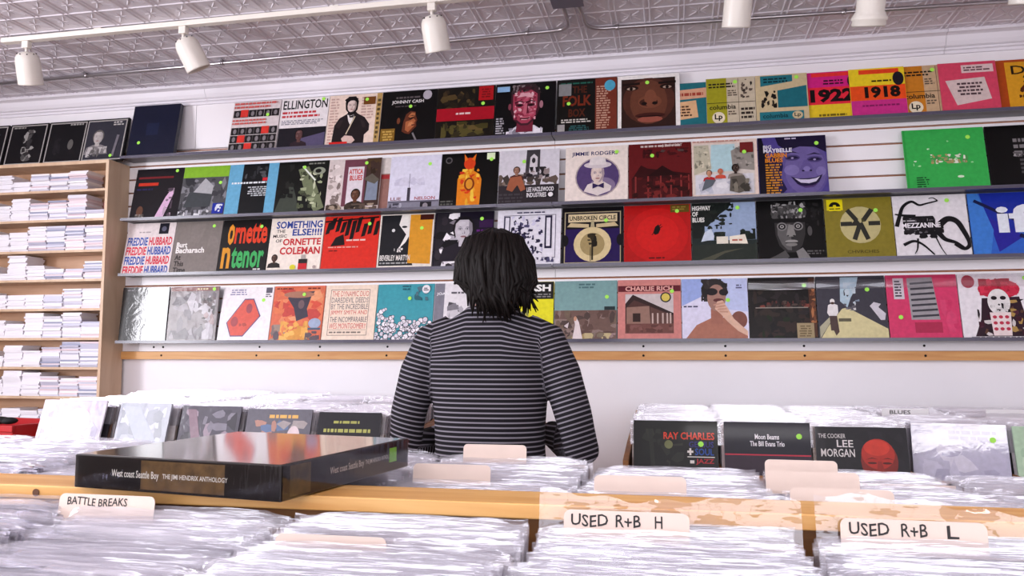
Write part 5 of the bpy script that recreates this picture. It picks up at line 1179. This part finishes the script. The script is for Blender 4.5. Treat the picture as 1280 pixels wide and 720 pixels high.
for k, (d, bc, lb, ln, w) in enumerate(((b_ray, '191a17', 'dark record lettered RAY CHARLES, left end of the right bin', 13, .305), (b_moon, '1c1a2c', 'navy and plum record lettered Moon Beams', 13, .3), (b_cook, '26242a', 'charcoal record lettered LEE MORGAN with a red-lit face', 13, .305), (b_white, 'b8b6cc', 'silvery record with white glare right of LEE MORGAN', 20, .30), (b_mint, 'b4cdb4', 'mint green record at the right edge of the wall bin', 13, .31), (b_plain, '8a8494', 'grey record past the mint green one in the wall bin', 13, .31))):
    hh = .312; zt = 1.0 - (.012 if k in (2,) else 0)
    record(RC[k] - w / 2, w, zt - math.cos(R(ln)) * hh, 3.05 - math.sin(R(ln)) * hh + (.085 if k == 3 else .02), bc, d, lb, GWR, lean=ln, h=hh, wrap=k == 3, yaw=-10 if k == 3 else 0)

# every further bagged record: behind the rail at the back and in the two wall bins
q = MB(); qb = MB()
cols = ['e9e4e6', 'dcd6dc', 'c9c4ce', 'f0ecec', 'd8c8c0', 'b7b2bc', '8c8690', '4a464e', 'e6d4d2', '2a282e', 'efe9ea', '7a5a4c']
def add_rec(x, yt, zt, yaw, lean, w=.312):
    h = .312
    mt = Matrix.Translation((x, yt - math.sin(R(lean)) * h, zt - math.cos(R(lean)) * h)) @ Matrix.Rotation(R(yaw), 4, 'Z') @ Matrix.Rotation(R(-lean), 4, 'X')
    q.box(-w / 2, w / 2, -.002, .002, 0, h, hx(rb.choice(cols)), mt)
    b = rb.choice(bag_qs); o0 = len(qb.v)
    s_ = w / .312
    qb.v += [tuple(mt @ Vector((v[0] * s_, v[1], v[2]))) for v in b.v]; qb.f += [tuple(o0 + i for i in f) for f in b.f]; qb.c += b.c; qb.sm += b.sm
for s in rest: add_rec(s[2], s[3], s[4], s[5], s[6])
for k, xc in enumerate(LC):
    w = (.315, .27, .28, .29, .27)[k]
    for y0, y1 in ((3.14, 3.56), (3.66, 4.04)):
        y = y0
        while y < y1: add_rec(xc + rb.uniform(-.008, .008), y, 1.02 - k * .006 + rb.uniform(-.006, .008) + (.01 if y0 > 3.3 else 0), rb.uniform(-1, 1), rb.uniform(13, 15), w); y += rb.uniform(.016, .021)
for k, xc in enumerate(RC):
    for y0, y1 in ((3.10 if k != 3 else 3.18, 3.5), (3.6, 4.02)):
        y = y0
        while y < y1: add_rec(xc + rb.uniform(-.008, .008), y, .985 + rb.uniform(-.006, .008), rb.uniform(-1, 1), rb.uniform(12.5, 13.5), .305); y += rb.uniform(.016, .021)
o = q.build('bagged_records', M['matte_print']); o['kind'] = 'stuff'; o['label'] = 'packed rows of bagged records in the bins along the wall'; o['category'] = 'record'
ob = qb.build('plastic_bags', M['bag'], o); ob['kind'] = 'stuff'
# small header cards standing up among the wall bin rows
for x, y, tx, lb in ((.93, 3.58, 'BLUES', 'white header card lettered BLUES in the wall bin'), (1.33, 3.6, '', 'blank white header card right of the BLUES one')):
    root = empty('header_card', (x, y, .93))
    qq = MB(); qq.box(-.09, .09, -.0008, .0008, 0, .095); qq.build('card', mat('white_card', 'efecee', .6), root)
    if tx:
        v, f = text_geo(tx, .01); qq = MB(); qq.v = [(-.06 + px * .08, -.0014, .072 + py * .016) for px, py in v]; qq.f = list(f); qq.c = [None] * len(f); qq.sm = [False] * len(f); qq.build('lettering', M['ink'], root)
    tag(root, lb, 'header card')

# ------------------------------------------------------------------ red crate at the far left
rc = empty('red_crate', (-3.2, 3.32, 0.60), (0, 0, R(-8)))
def cr(n, m, *b):
    q = MB(); q.box(*b); return bevel(q.build(n, m, rc), .004)
cr('front_panel', M['red'], -.32, .32, -.17, -.155, 0, .33); cr('back_panel', M['red'], -.32, .32, .155, .17, 0, .33)
for sx in (-.32, .305): cr('side_panel', M['red'], sx, sx + .015, -.155, .155, 0, .33)
cr('bottom_panel', M['red'], -.305, .305, -.155, .155, 0, .012); cr('rim', M['red'], -.33, .33, -.182, -.17, .3, .33)
cr('label_strip', mat('white_label', 'e8e4e6', .5), .1, .19, -.1715, -.17, .22, .255); cr('handle_slot', M['dark'], -.02, .06, -.1715, -.17, .2, .25)
tag(rc, 'red plastic crate on a stand at the far left below the disc shelf', 'crate')
stt = empty('crate_stand', (-3.2, 3.32, 0), (0, 0, R(-8)))
q = MB(); q.box(-.34, .34, -.2, .2, .575, .599); bevel(q.build('stand_top', M['bin'], stt), .003)
for sx in (-.32, .28):
    for sy in (-.18, .14): q = MB(); q.box(sx, sx + .04, sy, sy + .04, 0, .575); q.build('leg', M['bin'], stt)
tag(stt, 'small wooden stand under the red crate', 'stand')
q = MB(); q.ell((0, 0, .018), (.075, .045, .018), 20, 10); q.ell((.06, .0, .016), (.04, .035, .016), 16, 8)
o = q.build('black_cap', mat('black_cloth', '121114', .8), None, (-3.03, 3.14, .9305), (0, 0, R(10)))
tag(o, 'crumpled black cap resting on the rim of the red crate', 'cap')

# ------------------------------------------------------------------ the person, seen from behind
def solid(q, name, m, voxel, smooth=6, parent=None, attr=None):
    me = q.mesh(name + '_raw', None); o = link(name + '_raw', me)
    rm = o.modifiers.new('remesh', 'REMESH'); rm.mode = 'VOXEL'; rm.voxel_size = voxel; rm.use_smooth_shade = True
    sm = o.modifiers.new('smooth', 'SMOOTH'); sm.iterations = smooth; sm.factor = 0.5
    dg = bpy.context.evaluated_depsgraph_get()
    m2 = bpy.data.meshes.new_from_object(o.evaluated_get(dg))
    bpy.data.objects.remove(o); bpy.data.meshes.remove(me)
    m2.name = name; m2.materials.clear(); m2.materials.append(m)
    if attr:
        at = m2.attributes.new('stripe', 'FLOAT', 'POINT')
        at.data.foreach_set('value', [attr(v.co) for v in m2.vertices])
    m2.polygons.foreach_set('use_smooth', [True] * len(m2.polygons))
    return link(name, m2, parent)
def ring_loft(q, rings, n=28):
    """rings of (cx, cy, z, rx, ry)"""
    b = len(q.v)
    for cx, cy, z, rx, ry in rings:
        for k in range(n):
            a = 2 * math.pi * k / n; ca, sa = math.cos(a), math.sin(a)
            q.v.append((cx + rx * math.copysign(abs(ca) ** .8, ca), cy + ry * math.copysign(abs(sa) ** .85, sa), z))
    for i in range(len(rings) - 1):
        for k in range(n):
            k2 = (k + 1) % n; q.f.append((b + i * n + k, b + i * n + k2, b + (i + 1) * n + k2, b + (i + 1) * n + k)); q.c.append(None); q.sm.append(True)
    q.f.append(tuple(b + k for k in range(n))[::-1]); q.c.append(None); q.sm.append(True)
    e = b + (len(rings) - 1) * n; q.f.append(tuple(e + k for k in range(n))); q.c.append(None); q.sm.append(True)

PX, PY = -.577, 2.5
per = empty('person', (PX, PY, 0))
skin = mat('skin', 'c08a72', .5)
# arm joints (x to the right of the photo, y towards the wall)
ARM = {1: [(.12, -.005, 1.33), (.185, -.01, 1.295), (.232, -.02, 1.19), (.272, -.03, 1.06), (.295, -.02, .955), (.245, .10, .95), (.16, .225, .985)],
       -1: [(-.12, -.005, 1.33), (-.185, -.01, 1.295), (-.232, -.01, 1.19), (-.262, -.02, 1.06), (-.275, -.01, .955), (-.235, .11, .95), (-.155, .225, .985)]}
q = MB()
# head turned a little to the left, neck, trunk, legs
HT_ = Matrix.Rotation(R(38), 4, 'Z')
hc = Vector((.02, .015, 1.53))
q.ell(tuple(hc + Vector((0, -.005, .03))), (.074, .092, .085), 24, 16, HT_)
q.ell(tuple(hc + HT_ @ Vector((0, .022, -.045))), (.058, .07, .075), 20, 14, HT_)
q.ell(tuple(hc + HT_ @ Vector((0, .098, -.02))), (.013, .018, .026), 10, 8, HT_)          # nose
q.ell(tuple(hc + HT_ @ Vector((0, .084, -.062))), (.024, .012, .009), 10, 8, HT_)          # mouth
q.ell(tuple(hc + HT_ @ Vector((0, .078, -.098))), (.024, .02, .02), 10, 8, HT_)            # chin
for s in (-1, 1):
    q.ell(tuple(hc + HT_ @ Vector((s * .076, -.005, -.01))), (.009, .02, .032), 10, 8, HT_)    # ears
    q.ell(tuple(hc + HT_ @ Vector((s * .03, .085, .022))), (.022, .01, .008), 10, 8, HT_)      # brows
    q.ell(tuple(hc + HT_ @ Vector((s * .04, .072, -.03))), (.024, .018, .02), 10, 8, HT_)      # cheeks
q.tube([(.005, -.01, 1.34), (.012, -.002, 1.42), (.02, .01, 1.49)], [.062, .054, .056], 18)
ring_loft(q, [(0, .01, .80, .165, .115), (0, .01, .9, .16, .11), (0, .01, 1.0, .135, .095), (0, .01, 1.12, .145, .10), (0, .005, 1.24, .165, .105), (0, 0, 1.33, .15, .085), (0, 0, 1.375, .09, .06)])
for s in (-1, 1):
    q.tube(ARM[s], [.04, .048, .045, .04, .036, .036, .026], 14)
    q.tube([(s * .085, .01, .84), (s * .09, .015, .66), (s * .092, .02, .47), (s * .095, -.005, .30), (s * .1, -.015, .09)], [.088, .075, .053, .052, .036], 16)
    q.tube([(s * .1, -.03, .045), (s * .11, .06, .035), (s * .12, .15, .025)], [.036, .036, .026], 12)
    # hand: palm, four fingers, thumb, slightly curled
    wr = Vector(ARM[s][-1]); fw = Vector((-s * .18, .96, .12)).normalized(); sd = Vector((-s * .97, -.18, .0)).normalized(); dn = fw.cross(sd); dn = dn if dn.z < 0 else -dn
    pc = wr + fw * .05
    q.tube([tuple(wr), tuple(wr + fw * .03), tuple(pc + fw * .02), tuple(wr + fw * .09)], [.027, .034, .038, .034], 14, flat=.45)
    for i, ln in enumerate((.066, .076, .071, .056)):
        b0 = wr + fw * .086 + sd * (.028 - i * .019)
        b1 = b0 + fw * ln * .45 + dn * .006; b2 = b1 + fw * ln * .3 + dn * .018; b3 = b2 + fw * ln * .15 + dn * .022
        q.tube([tuple(b0 - fw * .012), tuple(b1), tuple(b2), tuple(b3)], [.0092, .0088, .008, .0068], 10)
    t0 = wr + fw * .035 + sd * .026
    q.tube([tuple(t0), tuple(t0 + fw * .03 + sd * .022 + dn * .006), tuple(t0 + fw * .058 + sd * .03 + dn * .016)], [.0125, .0105, .0085], 10)
body = solid(q, 'body', skin, .0062, 4, per)
for s in (-1, 1):
    e = MB(); e.ell((0, 0, 0), (.012, .008, .008), 14, 8); e.build('eye', mat('eye_white', 'e8e4e0', .2), body, tuple(hc + HT_ @ Vector((s * .03, .083, .003))))

def stripe_mat():
    m, N, L, P = newmat('striped_jersey')
    at = N.new('ShaderNodeAttribute'); at.attribute_name = 'stripe'
    mu = N.new('ShaderNodeMath'); mu.operation = 'MULTIPLY'; mu.inputs[1].default_value = 1 / 0.0147
    fr = N.new('ShaderNodeMath'); fr.operation = 'FRACT'
    rp = N.new('ShaderNodeValToRGB')
    el = rp.color_ramp.elements
    el[0].position = 0.0; el[0].color = hx('17151a'); el[1].position = .58; el[1].color = hx('17151a')
    a = el.new(.66); a.color = hx('827d88'); b = el.new(.88); b.color = hx('827d88'); c = el.new(.98); c.color = hx('17151a')
    L.new(at.outputs['Fac'], mu.inputs[0]); L.new(mu.outputs[0], fr.inputs[0]); L.new(fr.outputs[0], rp.inputs['Fac']); L.new(rp.outputs['Color'], P.inputs['Base Color'])
    P.inputs['Roughness'].default_value = .85; P.inputs['Specular IOR Level'].default_value = .2
    return m
def stripe(co):
    """stripe coordinate: level round the trunk, square to the sleeve on the arms"""
    ax = abs(co.x); s = 1 if co.x > 0 else -1
    zt = co.z + .3 * max(0.0, ax - .06) * max(0, min(1, (co.z - 1.22) / .1))
    a, b, c = Vector(ARM[s][1]), Vector(ARM[s][4]), Vector(ARM[s][6])
    d1 = (b - a); d2 = (c - b); l1 = (co - a).dot(d1) / d1.length
    if l1 > d1.length * .96 and (co - b).dot(d2) > 0: l1 = d1.length + (co - b).dot(d2) / d2.length
    lim = .176 + .016 * max(0, min(1, (1.25 - co.z) / .2))
    return 1.33 - l1 if ax > lim else zt
q = MB()
ring_loft(q, [(0, .01, .78, .19, .135), (0, .01, .86, .185, .13), (0, .01, .95, .175, .122), (0, .008, 1.04, .178, .122), (0, .004, 1.14, .187, .124), (0, 0, 1.22, .192, .122), (0, -.004, 1.28, .19, .112), (0, -.004, 1.32, .178, .096), (.003, -.004, 1.355, .14, .078), (.006, -.004, 1.38, .098, .068), (.008, -.003, 1.402, .074, .062)], 40)
for s in (-1, 1):
    q.tube(ARM[s], [.05, .06, .062, .058, .056, .053, .042], 18)
shirt = solid(q, 'shirt', stripe_mat(), .0075, 5, per, stripe)
q = MB()
ring_loft(q, [(0, .01, .72, .178, .128), (0, .01, .8, .18, .13), (0, .01, .9, .168, .12)])
for s in (-1, 1):
    q.tube([(s * .088, .01, .80), (s * .092, .015, .64), (s * .095, .02, .47), (s * .098, -.0, .30), (s * .102, -.01, .06)], [.102, .09, .07, .068, .062], 18)
solid(q, 'jeans', mat('dark_denim', '23242e', .8, noise=.15, nscale=60), .011, 4, per)
for s in (-1, 1):
    q = MB(); q.tube([(s * .102, -.055, .05), (s * .106, .0, .05), (s * .114, .09, .045), (s * .121, .165, .035), (s * .123, .19, .03)], [.042, .049, .047, .04, .024], 16, flat=.9)
    q.box(s * .112 - .046, s * .112 + .046, -.09, .2, .001, .02)
    solid(q, 'shoe', mat('dark_shoe', '1c1a1c', .5), .007, 4, per)
# dark shoulder-length hair: a cap with many overlapping locks
q = MB()
q.ell((.02, -.014, 1.552), (.1, .106, .098), 28, 18)
q.ell((.032, -.035, 1.475), (.092, .08, .1), 28, 18)
rh = random.Random(3)
for i in range(230):
    a = math.radians(rh.uniform(168, 400)) if i > 60 else math.radians(rh.uniform(205, 335))
    tx, ty = math.cos(a), math.sin(a)
    top = Vector((.02 + tx * .03 * rh.random(), -.01 + ty * .03, 1.642 + rh.uniform(-.012, .004)))
    side = abs(tx) ** 2
    end_z = 1.352 + rh.uniform(-.012, .07) + .075 * side * (1.2 if tx < 0 else .45)
    rr = .098 + rh.uniform(-.006, .015)
    p1 = Vector((.02 + tx * rr * .8, -.012 + ty * rr * .8, 1.612 + rh.uniform(-.006, .006))); p2 = Vector((.02 + tx * rr * 1.04, -.014 + ty * rr * 1.03, 1.545)); p3 = Vector((.024 + tx * rr * 1.08, -.02 + ty * rr * .98, 1.475 + rh.uniform(-.01, .01)))
    sw = rh.uniform(-.04, .04)
    p1 += Vector((rh.uniform(-.006, .006), 0, 0)); p2 += Vector((rh.uniform(-.01, .01), rh.uniform(-.008, .008), 0)); p3 += Vector((rh.uniform(-.014, .014), rh.uniform(-.01, .01), 0))
    p35 = Vector((.03 + tx * rr * .95 + sw * .2, -.028 + ty * rr * .92, (1.475 + end_z) / 2)); p4 = Vector((.04 + tx * rr * (.62 + rh.uniform(-.1, .25)) + sw, -.03 + ty * rr * .85, end_z))
    q.tube([tuple(top), tuple(p1), tuple(p2), tuple(p3), tuple(p35), tuple(p4)], [.006, .010, .009, .009, .007, .0015], 6)
def hair_mat():
    m, N, L, P = newmat('dark_brown_hair')
    tc = N.new('ShaderNodeTexCoord'); mp = N.new('ShaderNodeMapping'); mp.inputs['Scale'].default_value = (60, 60, 6)
    nz = N.new('ShaderNodeTexNoise'); nz.inputs['Scale'].default_value = 2; rp = N.new('ShaderNodeValToRGB')
    rp.color_ramp.elements[0].color = hx('090707'); rp.color_ramp.elements[1].color = hx('1a1312')
    L.new(tc.outputs['Object'], mp.inputs['Vector']); L.new(mp.outputs['Vector'], nz.inputs['Vector']); L.new(nz.outputs['Fac'], rp.inputs['Fac']); L.new(rp.outputs['Color'], P.inputs['Base Color'])
    P.inputs['Roughness'].default_value = .55; P.inputs['Specular IOR Level'].default_value = .15
    return m
hair = q.build('hair', hair_mat(), per)
tag(per, 'person with dark shoulder-length hair and striped top, back turned, facing the record wall', 'person')
